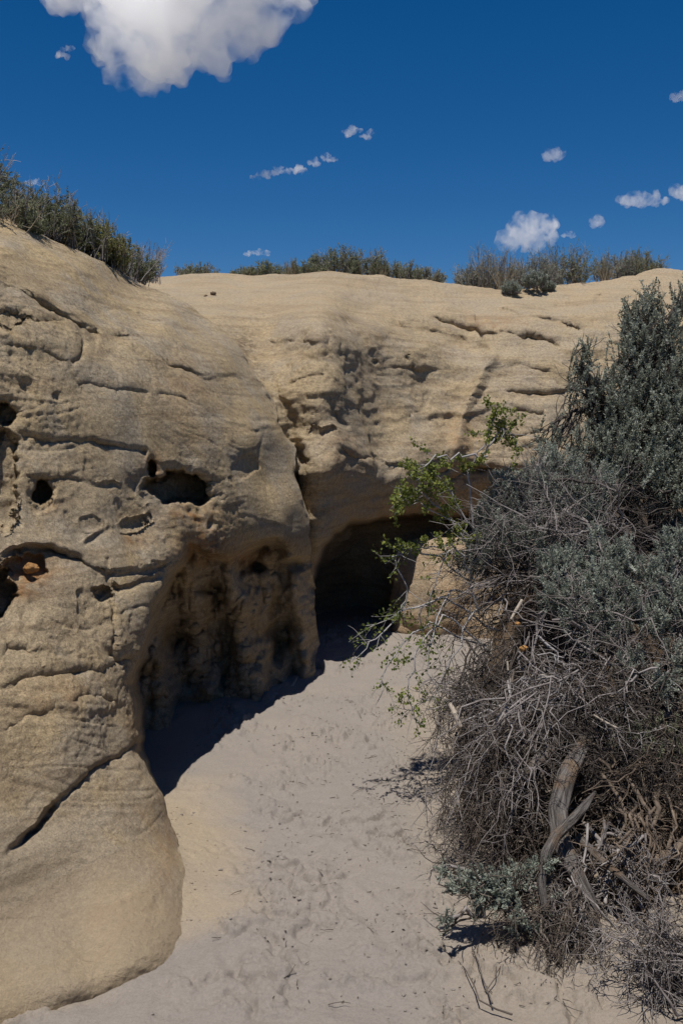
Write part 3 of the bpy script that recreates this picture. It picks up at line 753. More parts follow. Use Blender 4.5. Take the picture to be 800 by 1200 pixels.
sagebrush('sagebrush', 'low bluish green sagebrush with soft plumes halfway down the right edge', 'sagebrush', (1.35, 3.98, .86),
          [P(740, 740, 3.98), P(700, 750, 3.9), P(790, 740, 3.95)],
          [(700, 632, 4.05, 20, .7), (728, 650, 4.0, 24, 1), (708, 680, 3.95, 30, 1), (688, 705, 3.9, 30, 1), (672, 722, 3.88, 18, .7), (735, 700, 3.92, 28, 1), (765, 675, 3.95, 28, 1), (785, 700, 3.9, 32, 1), (760, 725, 3.88, 24, .7), (715, 730, 3.88, 26, .9), (795, 640, 4.05, 28, .8), (795, 770, 3.8, 26, .9), (825, 700, 3.9, 35, .8), (690, 745, 3.85, 18, .4), (652, 690, 3.95, 22, .7), (655, 655, 4.05, 24, .7), (740, 775, 3.75, 24, .7), (780, 800, 3.68, 24, .7)],
          (M_twig_grey, M_twig_grey, M_sage), 23, plume_len=.085, leaf=(.0135, .0042), per=72, dens=1.5, bare=.4, spread=1.1)
sagebrush('sagebrush', 'small dull olive sage tuft on the litter bank just above the roots', 'sagebrush', (1.2, 3.62, .52),
          [P(760, 885, 3.6), P(730, 875, 3.6)],
          [(728, 845, 3.58, 20, .8), (750, 862, 3.55, 24, .9), (778, 850, 3.58, 22, .8), (790, 875, 3.52, 18, .8), (715, 868, 3.55, 14, .6), (765, 880, 3.5, 16, .6)],
          (M_twig_grey, M_twig_brown, M_sage_dull), 24, plume_len=.06, leaf=(.011, .0038), per=60, dens=1.1, bare=.6)
sagebrush('sagebrush', 'small grey green sage sprig spreading over the sand at the foot of the trunk', 'sagebrush', (.66, 3.22, .04),
          [P(640, 1055, 3.18), P(600, 1065, 3.12)],
          [(533, 1030, 3.05, 18, .9), (558, 1035, 3.05, 24, 1), (585, 1040, 3.05, 26, 1), (612, 1028, 3.1, 24, 1), (636, 1015, 3.12, 18, .9), (560, 1060, 3.02, 18, .7), (600, 1070, 3.0, 22, .9), (622, 1085, 3.0, 14, .6), (527, 1076, 2.98, 10, .7), (640, 1050, 3.08, 16, .6), (516, 1015, 3.08, 8, .5)],
          (M_twig_grey, M_twig_brown, M_sage), 25, plume_len=.055, leaf=(.0125, .0042), per=56, dens=1.2, upright=.35, bare=.9)

# dead shrubs and tangles
def dead(name, label, cat, base, specs, seed):
    rng = np.random.default_rng(seed); root = empty(name, base, label, cat)
    for part, mat, calls in specs:
        T = Tubes()
        for c in calls: c(T, rng)
        T.build(part, mat, base, root)
    return root

def pts_in(px_box, trange, n, rng):
    x0, y0, x1, y1 = px_box
    return P(x0 + (x1 - x0) * rng.random(n), y0 + (y1 - y0) * rng.random(n), trange[0] + (trange[1] - trange[0]) * rng.random(n))

def fan(box_a, ta, box_b, tb, n, n_sub, **kw):
    def f(T, rng):
        a = pts_in(box_a, ta, n, rng); b = pts_in(box_b, tb, n, rng)
        tangle(T, a, b, n_sub, rng, **kw)
    return f

dead('dead_shrub', 'bare grey shrub tangle right of the cave mouth, under the silvery sage', 'dead shrub', (.95, 4.5, .8), [
    ('branches', M_twig_grey, [
        fan((600, 640, 720, 700), (4.2, 4.7), (490, 600, 600, 740), (4.2, 4.7), 20, (6, 3), r=.0056, sag=.05, sub_len=.22, sub_r=.0022),
        fan((620, 600, 760, 680), (4.2, 4.6), (540, 560, 760, 640), (4.1, 4.6), 26, (6, 4), r=.006, sag=.04, sub_len=.2, sub_r=.002),
        fan((700, 740, 790, 790), (3.9, 4.0), (640, 690, 790, 800), (3.7, 4.0), 18, (6, 3), r=.006, sag=.05, sub_len=.2, sub_r=.0022)]),
    ('twigs', M_twig_dark, [
        fan((600, 640, 730, 740), (4.3, 4.8), (525, 620, 720, 760), (4.2, 4.8), 56, (7, 4), r=.005, sag=.03, sub_len=.22, sub_r=.0018, droop=-.02),
        fan((620, 560, 790, 640), (4.4, 4.9), (600, 580, 800, 700), (4.3, 4.9), 40, (7, 4), r=.006, sag=.03, sub_len=.2, sub_r=.0018)])], 31)
dead('dead_shrub', 'dead thicket of thin grey twigs drooping over the sand path, left of the trunk', 'dead shrub', (.72, 3.9, .35), [
    ('branches', M_twig_grey, [
        fan((590, 790, 660, 850), (3.55, 3.65), (497, 880, 550, 970), (3.40, 3.6), 9, (7, 4), r=.0034, sag=.14, sub_len=.14, sub_r=.0014, wander=.06),
        fan((590, 790, 660, 850), (3.5, 3.65), (520, 940, 630, 1020), (3.2, 3.4), 8, (8, 4), r=.0034, sag=.14, sub_len=.14, sub_r=.0014, wander=.06),
        fan((530, 800, 640, 840), (3.75, 3.9), (490, 810, 560, 850), (3.6, 3.9), 8, (5, 3), r=.004, sag=.10, sub_len=.12, sub_r=.0015),
        fan((510, 920, 540, 960), (3.6, 3.7), (450, 915, 500, 960), (3.65, 3.75), 3, (4, 2), r=.0025, sag=.04, sub_len=.1, sub_r=.0012)]),
    ('twigs', M_twig_brown, [
        fan((540, 780, 660, 870), (3.65, 3.95), (510, 860, 650, 1000), (3.4, 3.75), 62, (6, 3), r=.0035, sag=.06, sub_len=.14, sub_r=.0015, droop=-.06),
        fan((560, 860, 640, 940), (3.5, 3.7), (530, 960, 650, 1040), (3.3, 3.5), 40, (6, 3), r=.003, sag=.02, sub_len=.12, sub_r=.0014, droop=-.06)]),
    ('dark_twigs', M_twig_dark, [
        fan((520, 740, 660, 820), (3.9, 4.2), (505, 800, 640, 940), (3.65, 4.0), 60, (7, 4), r=.0036, sag=.04, sub_len=.16, sub_r=.0016, droop=-.05)])], 32)
dead('dead_shrub', 'dead brown root and twig mass on the bank, right of the silver trunk', 'dead shrub', (1.15, 3.55, .2), [
    ('roots', M_root, [
        fan((690, 900, 800, 960), (3.45, 3.6), (680, 1000, 800, 1100), (3.15, 3.35), 36, (4, 3), r=.008, sag=.04, sub_len=.14, sub_r=.0025, droop=-.1, wander=.04),
        fan((660, 860, 800, 900), (3.5, 3.7), (680, 900, 820, 1000), (3.35, 3.6), 40, (6, 4), r=.005, sag=.03, sub_len=.14, sub_r=.0018, droop=-.08)]),
    ('twigs', M_twig_dark, [
        fan((650, 780, 800, 880), (3.55, 3.8), (640, 820, 810, 960), (3.45, 3.75), 70, (7, 4), r=.0036, sag=.05, sub_len=.14, sub_r=.0016, droop=-.05),
        fan((680, 860, 800, 900), (3.5, 3.6), (660, 900, 800, 940), (3.4, 3.5), 40, (7, 4), r=.003, sag=.02, sub_len=.10, sub_r=.0014)]),
    ('grey_twigs', M_twig_grey, [
        fan((680, 960, 760, 1010), (3.25, 3.4), (660, 1010, 800, 1090), (3.1, 3.25), 20, (5, 3), r=.005, sag=.05, sub_len=.14, sub_r=.0018)])], 33)
dead('dead_shrub', 'grey leafless shrub poking into the bottom right corner over bright sand', 'dead shrub', (1.2, 2.75, .02), [
    ('branches', M_twig_grey, [
        fan((790, 1120, 860, 1200), (2.75, 2.9), (700, 1060, 790, 1130), (2.75, 3.0), 16, (6, 4), r=.0055, sag=.05, sub_len=.14, sub_r=.002),
        fan((780, 1110, 860, 1200), (2.75, 2.9), (735, 1110, 800, 1200), (2.7, 2.8), 18, (7, 4), r=.005, sag=.05, sub_len=.13, sub_r=.002)]),
    ('twigs', M_twig_dark, [fan((770, 1090, 850, 1190), (2.75, 2.95), (740, 1070, 810, 1190), (2.72, 2.9), 26, (6, 4), r=.003, sag=.03, sub_len=.12, sub_r=.0016)])], 34)
dead('dead_branch', 'dried brown twig bundle hanging down onto the sand below the trunk', 'branch', (.72, 3.0, .06), [
    ('stems', M_twig_brown, [
        fan((635, 1030, 680, 1070), (3.1, 3.2), (640, 1110, 690, 1165), (2.85, 3.0), 16, (9, 5), r=.0045, sag=.02, sub_len=.10, sub_r=.0016, droop=-.10),
        fan((600, 1040, 680, 1080), (3.05, 3.15), (580, 1085, 650, 1140), (2.9, 3.05), 18, (7, 4), r=.003, sag=.02, sub_len=.09, sub_r=.0014, droop=-.05)]),
    ('twigs', M_twig_grey, [fan((640, 1020, 690, 1060), (3.1, 3.2), (630, 1080, 700, 1150), (2.9, 3.05), 14, (8, 4), r=.003, sag=.02, sub_len=.09, sub_r=.0014, droop=-.08)])], 35)

dead('fallen_branches', 'loose grey fallen branches lying across the litter bank around the orange stones', 'branches', (1.0, 3.9, .75), [
    ('branches', M_twig_grey, [
        fan((570, 700, 720, 800), (3.75, 3.95), (560, 760, 800, 850), (3.55, 3.75), 13, (5, 3), r=.0044, sag=.06, sub_len=.12, sub_r=.0018, wander=.05),
        fan((620, 780, 800, 850), (3.55, 3.75), (640, 800, 800, 900), (3.4, 3.6), 12, (5, 3), r=.004, sag=.06, sub_len=.12, sub_r=.0016, wander=.05)]),
    ('twigs', M_twig_pale, [fan((540, 760, 680, 850), (3.65, 3.85), (560, 770, 700, 880), (3.5, 3.7), 9, (3, 2), r=.003, sag=.05, sub_len=.10, sub_r=.0014, wander=.05)])], 36)

# leafy shrub with arching grey stems
def currant():
    rng = np.random.default_rng(41); base = np.array([.98, 4.62, .78])
    root = empty('leafy_shrub', base, 'thorny shrub with small bright yellow green leaves on arching grey stems before the cave', 'shrub')
    T = Tubes(); Lf = Leaves()
    hub = P(600, 690, 4.55); hub2 = P(560, 640, 4.45)
    stems = [[(600, 690, 4.55), (560, 640, 4.45), (530, 610, 4.35), (490, 590, 4.3), (460, 582, 4.25)],
             [(560, 640, 4.45), (545, 570, 4.4), (560, 535, 4.4), (578, 495, 4.4), (580, 482, 4.4)],
             [(568, 535, 4.4), (540, 532, 4.35), (510, 535, 4.3), (495, 550, 4.25), (490, 565, 4.25)],
             [(565, 530, 4.4), (590, 500, 4.4), (605, 515, 4.4)],
             [(590, 680, 4.5), (530, 640, 4.35), (490, 640, 4.3), (460, 652, 4.25)],
             [(560, 650, 4.45), (520, 600, 4.35), (485, 570, 4.3), (462, 590, 4.25)],
             [(560, 690, 4.5), (520, 655, 4.35), (470, 640, 4.3), (462, 660, 4.28), (480, 690, 4.28), (470, 720, 4.28), (430, 740, 4.25)],
             [(580, 740, 4.45), (520, 700, 4.35), (470, 715, 4.28), (440, 750, 4.22), (410, 775, 4.2)],
             [(570, 760, 4.4), (510, 730, 4.3), (470, 750, 4.25), (450, 790, 4.2), (443, 830, 4.18)],
             [(575, 770, 4.4), (520, 720, 4.3), (490, 760, 4.2), (478, 800, 4.2), (485, 840, 4.18)],
             [(560, 700, 4.45), (530, 690, 4.35), (510, 720, 4.28), (500, 780, 4.22), (520, 830, 4.2)],
             [(590, 660, 4.5), (545, 610, 4.4), (515, 560, 4.32), (490, 545, 4.3)],
             [(560, 720, 4.4), (545, 660, 4.35), (530, 640, 4.3), (505, 690, 4.25), (490, 720, 4.25)],
             [(590, 690, 4.5), (550, 720, 4.35), (530, 780, 4.25), (505, 820, 4.2), (470, 830, 4.2)]]
    tips = []
    for s in stems:
        k = np.array([P(*q) for q in s]); u = np.linspace(0, len(k) - 1, 16); i = np.clip(u.astype(int), 0, len(k) - 2); w = (u - i)[:, None]
        w = w * w * (3 - 2 * w) * .4 + w * .6
        c = k[i] * (1 - w) + k[i + 1] * w; c = c + rng.normal(size=c.shape) * .008
        T.add(c, .0055, .0016, 5, rng.random() * .4, rng)
        m = 16; q, d = along(c[None], .25 + .75 * rng.random((1, m)))
        sh, _ = grow(q[0], d[0] + .9 * rng.normal(size=(m, 3)), .05 + .10 * rng.random(m), 5, .18, (0, 0, -.01), rng)
        T.add(sh, .0019, .0008, 3, None, rng)
        tips.append(sh)
        # thorns
        m = 14; q, d = along(c[None], rng.random((1, m))); th, _ = grow(q[0], rng.normal(size=(m, 3)), .012, 1, .05, rng=rng); T.add(th, .0008, .0003, 3, None, rng)
    sh = np.concatenate(tips)
    # leaves thin out towards the shrub's lower stems
    keep = rng.random(len(sh)) < .8
    sh = sh[keep]; m = 52
    q, d = along(sh, .25 + .75 * rng.random((len(sh), m)))
    q = q + .008 * rng.normal(size=q.shape)
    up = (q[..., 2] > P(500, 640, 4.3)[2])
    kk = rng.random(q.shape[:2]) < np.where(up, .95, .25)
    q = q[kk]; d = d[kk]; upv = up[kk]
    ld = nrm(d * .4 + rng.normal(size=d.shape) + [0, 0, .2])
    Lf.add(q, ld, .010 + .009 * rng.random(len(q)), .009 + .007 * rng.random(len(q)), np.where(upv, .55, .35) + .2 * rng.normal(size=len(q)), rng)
    T.build('stems', M_twig_pale, base, root); Lf.build('leaves', M_currant, base, root)
currant()

# weathered trunk
def solid_tube(name, mat, ctrl, parent, loc, sides=20, n=40, rough=.12, twist=1.2, flat=.8, seed=1):
    rng = np.random.default_rng(seed); k = np.array([P(*c[:3]) for c in ctrl]); r = np.array([c[3] for c in ctrl])
    u = np.linspace(0, len(k) - 1, n); i = np.clip(u.astype(int), 0, len(k) - 2); w = u - i; w = w * w * (3 - 2 * w) * .5 + w * .5
    c = k[i] * (1 - w)[:, None] + k[i + 1] * w[:, None]; rr = r[i] * (1 - w) + r[i + 1] * w
    t = nrm(np.gradient(c, axis=0)); ref = np.array([.3, -1, .1]); U = nrm(ref - (t @ ref)[:, None] * t); Vv = np.cross(t, U)
    a = np.arange(sides) * 2 * math.pi / sides
    A, Lh = np.meshgrid(a, np.linspace(0, 1, n)); Aw = A + twist * Lh
    prof = 1 + rough * (np.sin(3 * Aw + seed) + .6 * np.sin(7 * Aw + 2 * seed) + .35 * np.sin(13 * Aw)) + .12 * fbm(np.stack([np.cos(A), np.sin(A), Lh * 4 + seed], -1), 3)
    rad = rr[:, None] * prof
    V = c[:, None] + rad[..., None] * (np.cos(A)[..., None] * U[:, None] + flat * np.sin(A)[..., None] * Vv[:, None])
    V = V.reshape(-1, 3); r_, k_ = np.meshgrid(np.arange(n - 1), np.arange(sides), indexing='ij'); b = r_ * sides
    F = np.stack([b + k_, b + (k_ + 1) % sides, b + sides + (k_ + 1) % sides, b + sides + k_], -1).reshape(-1, 4)
    caps = [np.arange(sides)[::-1][None], ((n - 1) * sides + np.arange(sides))[None]]
    return make_mesh(name, V, [F] + caps, mat, loc, parent, True, dict(around=np.abs(((Aw / (2 * math.pi)) % 1) - .5).ravel(), along=(Lh * 3).ravel(), tint=np.zeros(n * sides)))
tb = np.array([.84, 3.25, .02])
tr = empty('tree_stump', tb, 'old twisted silver grey trunk with splayed roots leaning out of the bank', 'tree trunk')
solid_tube('trunk', M_trunk, [(696, 846, 3.66, .02), (680, 876, 3.54, 0.0279), (662, 910, 3.44, 0.0344), (652, 950, 3.38, 0.0369), (655, 985, 3.30, 0.0336), (671, 1018, 3.22, 0.0295), (690, 1055, 3.13, 0.0221), (698, 1090, 3.05, 0.0180), (702, 1110, 3.01, 0.0098)], tr, tb, seed=2)
solid_tube('root', M_trunk, [(697, 928, 3.36, .005), (684, 945, 3.30, .015), (668, 962, 3.24, .018), (650, 980, 3.19, .019), (640, 1000, 3.14, .02), (634, 1035, 3.08, .016), (640, 1075, 3.02, .01)], tr, tb, seed=3)
solid_tube('root', M_trunk, [(676, 980, 3.30, .014), (700, 1005, 3.24, .014), (730, 1030, 3.16, .013), (760, 1055, 3.1, .009)], tr, tb, seed=4)
solid_tube('root', M_root, [(735, 1020, 3.4, .012), (760, 1010, 3.34, .014), (790, 995, 3.34, .014), (820, 970, 3.36, .012)], tr, tb, seed=5)
solid_tube('root', M_twig_grey, [(684, 965, 3.45, .010), (702, 985, 3.38, .011), (712, 1015, 3.3, .009), (708, 1060, 3.2, .007)], tr, tb, seed=6)
solid_tube('stump', M_trunk, [(604, 922, 3.52, .010), (612, 910, 3.51, .02), (624, 897, 3.50, .026), (640, 884, 3.54, .026), (660, 866, 3.66, .02), (690, 852, 3.76, .015)], tr, tb, seed=7)

# loose sticks, stones, twigs
def stick(label, ctrl, mat, seed, name='dead_stick'):
    k = P(*ctrl[0][:3]); o = solid_tube(name, mat, ctrl, None, k, sides=8, n=14, seed=seed, rough=.08)
    return tag(o, label, 'stick')
stick('short pale split stick standing in the brown litter above the dead thicket', [(598, 726, 3.96, .006), (605, 714, 3.98, .008), (611, 703, 4.0, .007)], M_pale_wood, 1)
stick('pale broken stick stub on the left rim of the dead thicket', [(540, 853, 3.6, .011), (533, 838, 3.62, .012), (527, 825, 3.66, .009)], M_pale_wood, 2)
stick('pale thin stick lying across the litter right of the trunk top', [(695, 838, 3.52, .004), (712, 848, 3.48, .005), (722, 853, 3.46, .004)], M_pale_wood, 3)
stick('short grey stick lying flat beside the orange stone in the litter', [(630, 745, 3.86, .006), (642, 757, 3.84, .007), (652, 764, 3.83, .005)], M_twig_pale, 4)
stick('tiny white upright stick in the litter below the orange stone', [(594, 775, 3.8, .005), (595, 786, 3.79, .005)], M_pale_wood, 5)
gp = lambda x, y: 1.6 / (.0872 + (y - 600) / F_PX * .9962)
stick('small pale stick on the shaded sand edge at the foot of the left cave', [(341, 806, gp(341, 806) - .03, .010), (345, 799, gp(345, 799) - .05, .011), (349, 793, gp(349, 793) - .08, .008)], M_pale_wood, 6)

def stone(name, label, x, y, t, r, mat, seed, sq=(1, 1, .75)):
    bm = bmesh.new(); bmesh.ops.create_icosphere(bm, subdivisions=4, radius=1); V = np.array([v.co[:] for v in bm.verts]); F = np.array([[v.index for v in f.verts] for f in bm.faces]); bm.free()
    V = V * (1 + .30 * fbm(V * 1.2 + seed, 3) + .10 * ridged(V * 2.2 + seed, 3))[:, None] * np.array(sq) * r
    c = P(x, y, t); return tag(make_mesh(name, V + c, F, mat, c), label, 'stone')
stone('ochre_stone', 'orange stone lying in the dark litter, the lower and larger one', 613, 760, 3.86, .013, M_orange, 1, (1.2, 1, .8))
stone('ochre_stone', 'smaller orange stone in the litter just under the pale split stick', 606, 731, 3.92, .009, M_orange, 2)
stone('rock_chunk', 'rusty crumbling rock chunk sitting in the niche at the left edge', 37, 666, float(front_l(np.array([37.]), np.array([666.]))[0]) + .055, .022, M_rust, 3, (1.2, .9, .8))
stone('pebble', 'dark pebble on the bare cliff top, the larger of two', 250, 344, 8.2, .022, M_brownstone, 4)
stone('pebble', 'tiny dark pebble on the bare cliff top, left of the larger one', 241, 347, 8.1, .014, M_brownstone, 5)
stone('grey_stone', 'grey stone lodged among brown twigs left of the stump', 637, 795, 3.72, .02, M_greystone, 6)

def ground_twig():
    rng = np.random.default_rng(51); g = lambda x, y: P(x, y, gp(x, y) - .03)
    b = g(557, 1155); root = empty('dead_twig', b, 'dark forked twig lying on the bare sand near the bottom', 'twig'); T = Tubes()
    for s, r in (([(600, 1192), (580, 1185), (562, 1176), (557, 1160), (545, 1140), (538, 1130)], .003), ([(575, 1178), (566, 1150), (560, 1130), (553, 1115)], .0026), ([(568, 1165), (580, 1150), (583, 1130), (585, 1118)], .0022)):
        T.add(np.array([g(*q) + [0, 0, .008] + rng.normal(size=3) * .002 for q in s]), r, r * .4, 5, .5, rng)
    T.build('stem', M_twig_brown, b, root)
ground_twig()

def litter():
    rng = np.random.default_rng(61); T = Tubes(); L = Leaves()
    n = 9000; x = .45 + 1.7 * rng.random(n); y = 3.1 + 1.9 * rng.random(n); z = bank_h(x, y)
    k = z > .02; x, y, z = x[k], y[k], z[k] + .03 + .03 * rng.random(k.sum()); p = np.stack([x, y, z], 1)
    d = rng.normal(size=p.shape) * [1, 1, .45]; tw, _ = grow(p, d, .02 + .09 * rng.random(len(p)) ** 2, 3, .2, (0, 0, -.03), rng)
    T.add(tw, .0016 + .0022 * rng.random(len(p)) ** 3, .001, 3, None, rng)
    o1 = T
    n = 26000; x = .42 + 1.7 * rng.random(n); y = 3.05 + 1.9 * rng.random(n); z = bank_h(x, y); k = z > .0
    p = np.stack([x, y, z + .05 * rng.random(n)], 1)[k]
    m = 900; x = .62 - .9 * rng.random(m) ** 3 ; y = 2.6 + 3.0 * rng.random(m); q = np.stack([x, y, ground_h(np.stack([x, y], -1)) + .004], 1)
    L.add(q, rng.normal(size=q.shape) * [1, 1, .15], .006 + .012 * rng.random(m), .003 + .004 * rng.random(m), rng.random(m), rng)
    m = 260; x = .62 - 1.0 * rng.random(m) ** 2.5 ; y = 2.6 + 3.0 * rng.random(m); q = np.stack([x, y, ground_h(np.stack([x, y], -1)) + .005], 1)
    tw, _ = grow(q, rng.normal(size=q.shape) * [1, 1, .08], .015 + .07 * rng.random(m) ** 2, 3, .2, rng=rng); T.add(tw, .0016, .0009, 3, None, rng)
    L.add(p, rng.normal(size=p.shape) * [1, 1, .4], .008 + .02 * rng.random(len(p)), .004 + .006 * rng.random(len(p)), rng.random(len(p)) ** 1.5, rng)
    root = bpy.data.objects.new('leaf_litter', None)
    a = o1.build('twig_litter', M_twig_brown, (1, 4, .5)); tag(a, 'broken twigs strewn over the dark bank', 'twig litter', kind='stuff')
    b = L.build('leaf_litter', M_litter, (1, 4, .5), None); tag(b, 'dry brown leaf litter covering the dark bank', 'leaf litter', kind='stuff')
    bpy.data.objects.remove(root)
litter()

def crumbs():
    rng = np.random.default_rng(71); bm = bmesh.new(); bmesh.ops.create_icosphere(bm, subdivisions=1, radius=1)
    V0 = np.array([v.co[:] for v in bm.verts]); F0 = np.array([[v.index for v in f.verts] for f in bm.faces]); bm.free()
    n = 9000; x = -1.0 + 1.7 * rng.random(n); y = 2.5 + 4.5 * rng.random(n) ** 1.3; q = np.stack([x, y, x * 0], -1)
    k = (fbm(q * 2.4 + 21, 3) > .16) & (ridged(q * 7 + 40, 2) > .35) & (x > foot_line(y) + .03); x, y = x[k], y[k]; m = len(x)
    m2 = 420; y2 = 2.6 + 1.5 * rng.random(m2); x2 = foot_line(y2) + .02 + .16 * rng.random(m2) ** 2.2; x = np.concatenate([x, x2]); y = np.concatenate([y, y2]); m = len(x)
    z = ground_h(np.stack([x, y], -1)); r = (.0014 + .0065 * rng.random(m) ** 4.5) * np.where(np.arange(m) >= m - m2, .75, 1)
    V = V0[None] * r[:, None, None] * (.7 + .6 * rng.random((m, 1, 3))) * np.array([1, 1, .6]) * (.8 + .4 * rng.random((m, len(V0), 1))) + np.stack([x, y, z + r * .3], 1)[:, None]
    F = F0[None] + (np.arange(m) * len(V0))[:, None, None]
    o = make_mesh('sand_crumbs', V.reshape(-1, 3), F.reshape(-1, 3), M_sand, (0, 4, 0), None, False, dict(ochre=np.repeat((np.arange(m) >= m - m2) * .9, len(V0))))
    tag(o, 'crumbs of dry crusted sand scattered along the path', 'sand crumbs', kind='stuff')
crumbs()

# ------------------------------------------------------------------ ridge plants
def ridge_shrub(label, x, y, t, w_px, h_px, mat, seed, tw=M_twig_grey, leafy=1.0, lean=(0, 0), name='shrub', stems=None, leaf=.014, spiky=.5, group='shrubs along the skyline', cat='shrub'):
    rng = np.random.default_rng(seed); base = P(x, y, t); W = w_px / F_PX * t; H = h_px / F_PX * t
    root = empty(name, base, label, cat, group); T = Tubes(); L = Leaves()
    n = stems or int(26 + w_px * .55)
    b = base + np.stack([(rng.random(n) - .5) * W * .75, (rng.random(n) - .5) * min(W, .6) * .7, np.full(n, -.02)], 1)
    d = np.stack([(b[:, 0] - base[0]) / W * 1.4 + .30 * rng.normal(size=n) + lean[0], .35 * rng.normal(size=n), np.ones(n)], 1)
    env = 1 - .45 * (2 * np.abs(b[:, 0] - base[0]) / (W * .75 + 1e-6)) ** 2
    Ln = H * env * (.55 + .5 * rng.random(n)); sp = rng.random(n) < spiky * .25; Ln = np.where(sp, Ln * 1.25, Ln)
    st, _ = grow(b, d, Ln, 7, .09, (0, 0, .03), rng); T.add(st, .0045, .0013, 4, None, rng)
    k = 11; u = .15 + .85 * rng.random((n, k)); q, dq = along(st, u); q = q.reshape(-1, 3); dq = dq.reshape(-1, 3)
    sh, _ = grow(q, dq * .9 + .55 * rng.normal(size=q.shape) + [0, 0, .25], H * .30 * (.4 + .8 * rng.random(len(q))), 4, .13, (0, 0, .04), rng)
    T.add(sh, .002, .0008, 3, None, rng)
    if leafy > 0:
        m = int(17 * leafy); q, dd = along(sh, .15 + .85 * rng.random((len(sh), m)))
        keep = np.repeat((~sp), k)[:, None] | (rng.random((len(sh), m)) < .12); hh = (q[..., 2] - base[2]) / H
        keep = keep & (rng.random(keep.shape) < np.clip(1.15 - .45 * hh, .25, 1))
        tint = .5 + .2 * rng.normal(size=(len(sh), 1)) + .12 * rng.normal(size=keep.shape)
        ld = nrm(dd * .7 + .6 * rng.normal(size=dd.shape)); q = q[keep]
        L.add(q, ld[keep], leaf * (.6 + .8 * rng.random(len(q))), leaf * .36 * (.7 + .6 * rng.random(len(q))), tint[keep], rng)
        L.build('foliage', mat, base, root)
    T.build('stems', tw, base, root)
    if not spiky: return root
    D = Tubes(); m = int(12 + w_px * .5); b = base + np.stack([(rng.random(m) - .5) * W * .9, (rng.random(m) - .5) * .3, np.full(m, -.02)], 1)
    ds, _ = grow(b, np.stack([.3 * rng.normal(size=m), .3 * rng.normal(size=m), np.ones(m)], 1), H * (.5 + .65 * rng.random(m)), 6, .08, (0, 0, .02), rng)
    D.add(ds, .0028, .001, 3, None, rng); q, dq = along(ds, .3 + .7 * rng.random((m, 7)))
    sh, _ = grow(q.reshape(-1, 3), dq.reshape(-1, 3) + .6 * rng.normal(size=(m * 7, 3)), H * .18, 3, .12, rng=rng); D.add(sh, .0014, .0007, 3, None, rng)
    D.build('dry_stalks', M_straw if seed % 2 else M_twig_pale, base, root); return root

def grass_tuft(label, x, y, t, w_px, h_px, seed, n=150):
    rng = np.random.default_rng(seed); base = P(x, y, t); W = w_px / F_PX * t; H = h_px / F_PX * t
    root = empty('grass_tuft', base, label, 'grass', 'dry grass on the cliff top'); T = Tubes()
    b = base + np.stack([(rng.random(n) - .5) * W * .4, (rng.random(n) - .5) * W * .4, np.full(n, -.02)], 1)
    d = np.stack([(b[:, 0] - base[0]) / W * 1.2 + .16 * rng.normal(size=n), .2 * rng.normal(size=n), np.ones(n)], 1)
    st, _ = grow(b, d, H * (.5 + .55 * rng.random(n)), 6, .05, (0, 0, -.01), rng); T.add(st, .0026, .0008, 3, None, rng)
    T.build('blades', M_straw, base, root)

def lt(x): # distance of the left outcrop's crest at column x
    yy = np.interp(x, XR[3:8, 1], XR[3:8, 0]); return float(yy), float(front_l(np.array([x * 1.]), np.array([yy]))[0])
def bt_(x): yy = float(yt(x)); return yy, float(front_b(np.array([x * 1.]), np.array([yy]))[0])

for i, (x, w, h, mat, lab, off) in enumerate([
        (-45, 80, 75, M_ridge, 'dark green shrub cut by the left edge of the picture on the outcrop crest', .3), (12, 60, 52, M_ridge, 'dark green leafy shrub nearest the left edge, on the outcrop crest', .25), (42, 60, 62, M_ridge, 'tall upright olive shrub on the outcrop crest, second from the left edge', .3),
        (75, 55, 56, M_ridge, 'bushy green shrub in the middle of the row on the sloping outcrop crest', .3), (105, 55, 52, M_ridge_y, 'yellowish green shrub on the outcrop crest, right of the bushy green one', .25),
        (128, 50, 46, M_ridge_y, 'low yellow green shrub near the foot of the sloping outcrop crest', .2), (150, 46, 44, M_ridge, 'rounded shrub with yellow tips at the low end of the outcrop crest', .35)]):
    yy, tt = lt(x) if x >= 0 else (225, 4.9)
    ridge_shrub(lab, x, yy + 4, tt + off, w, h, mat, 100 + i, leafy=2.2, leaf=.013, stems=50)
yy, tt = bt_(178); ridge_shrub('pale leafless shrub of thin whitish twigs at the right end of the left shrub row', 172, yy + 2, 7.4, 34, 46, M_ridge, 110, tw=M_twig_pale, leafy=0, stems=22, name='bare_shrub')
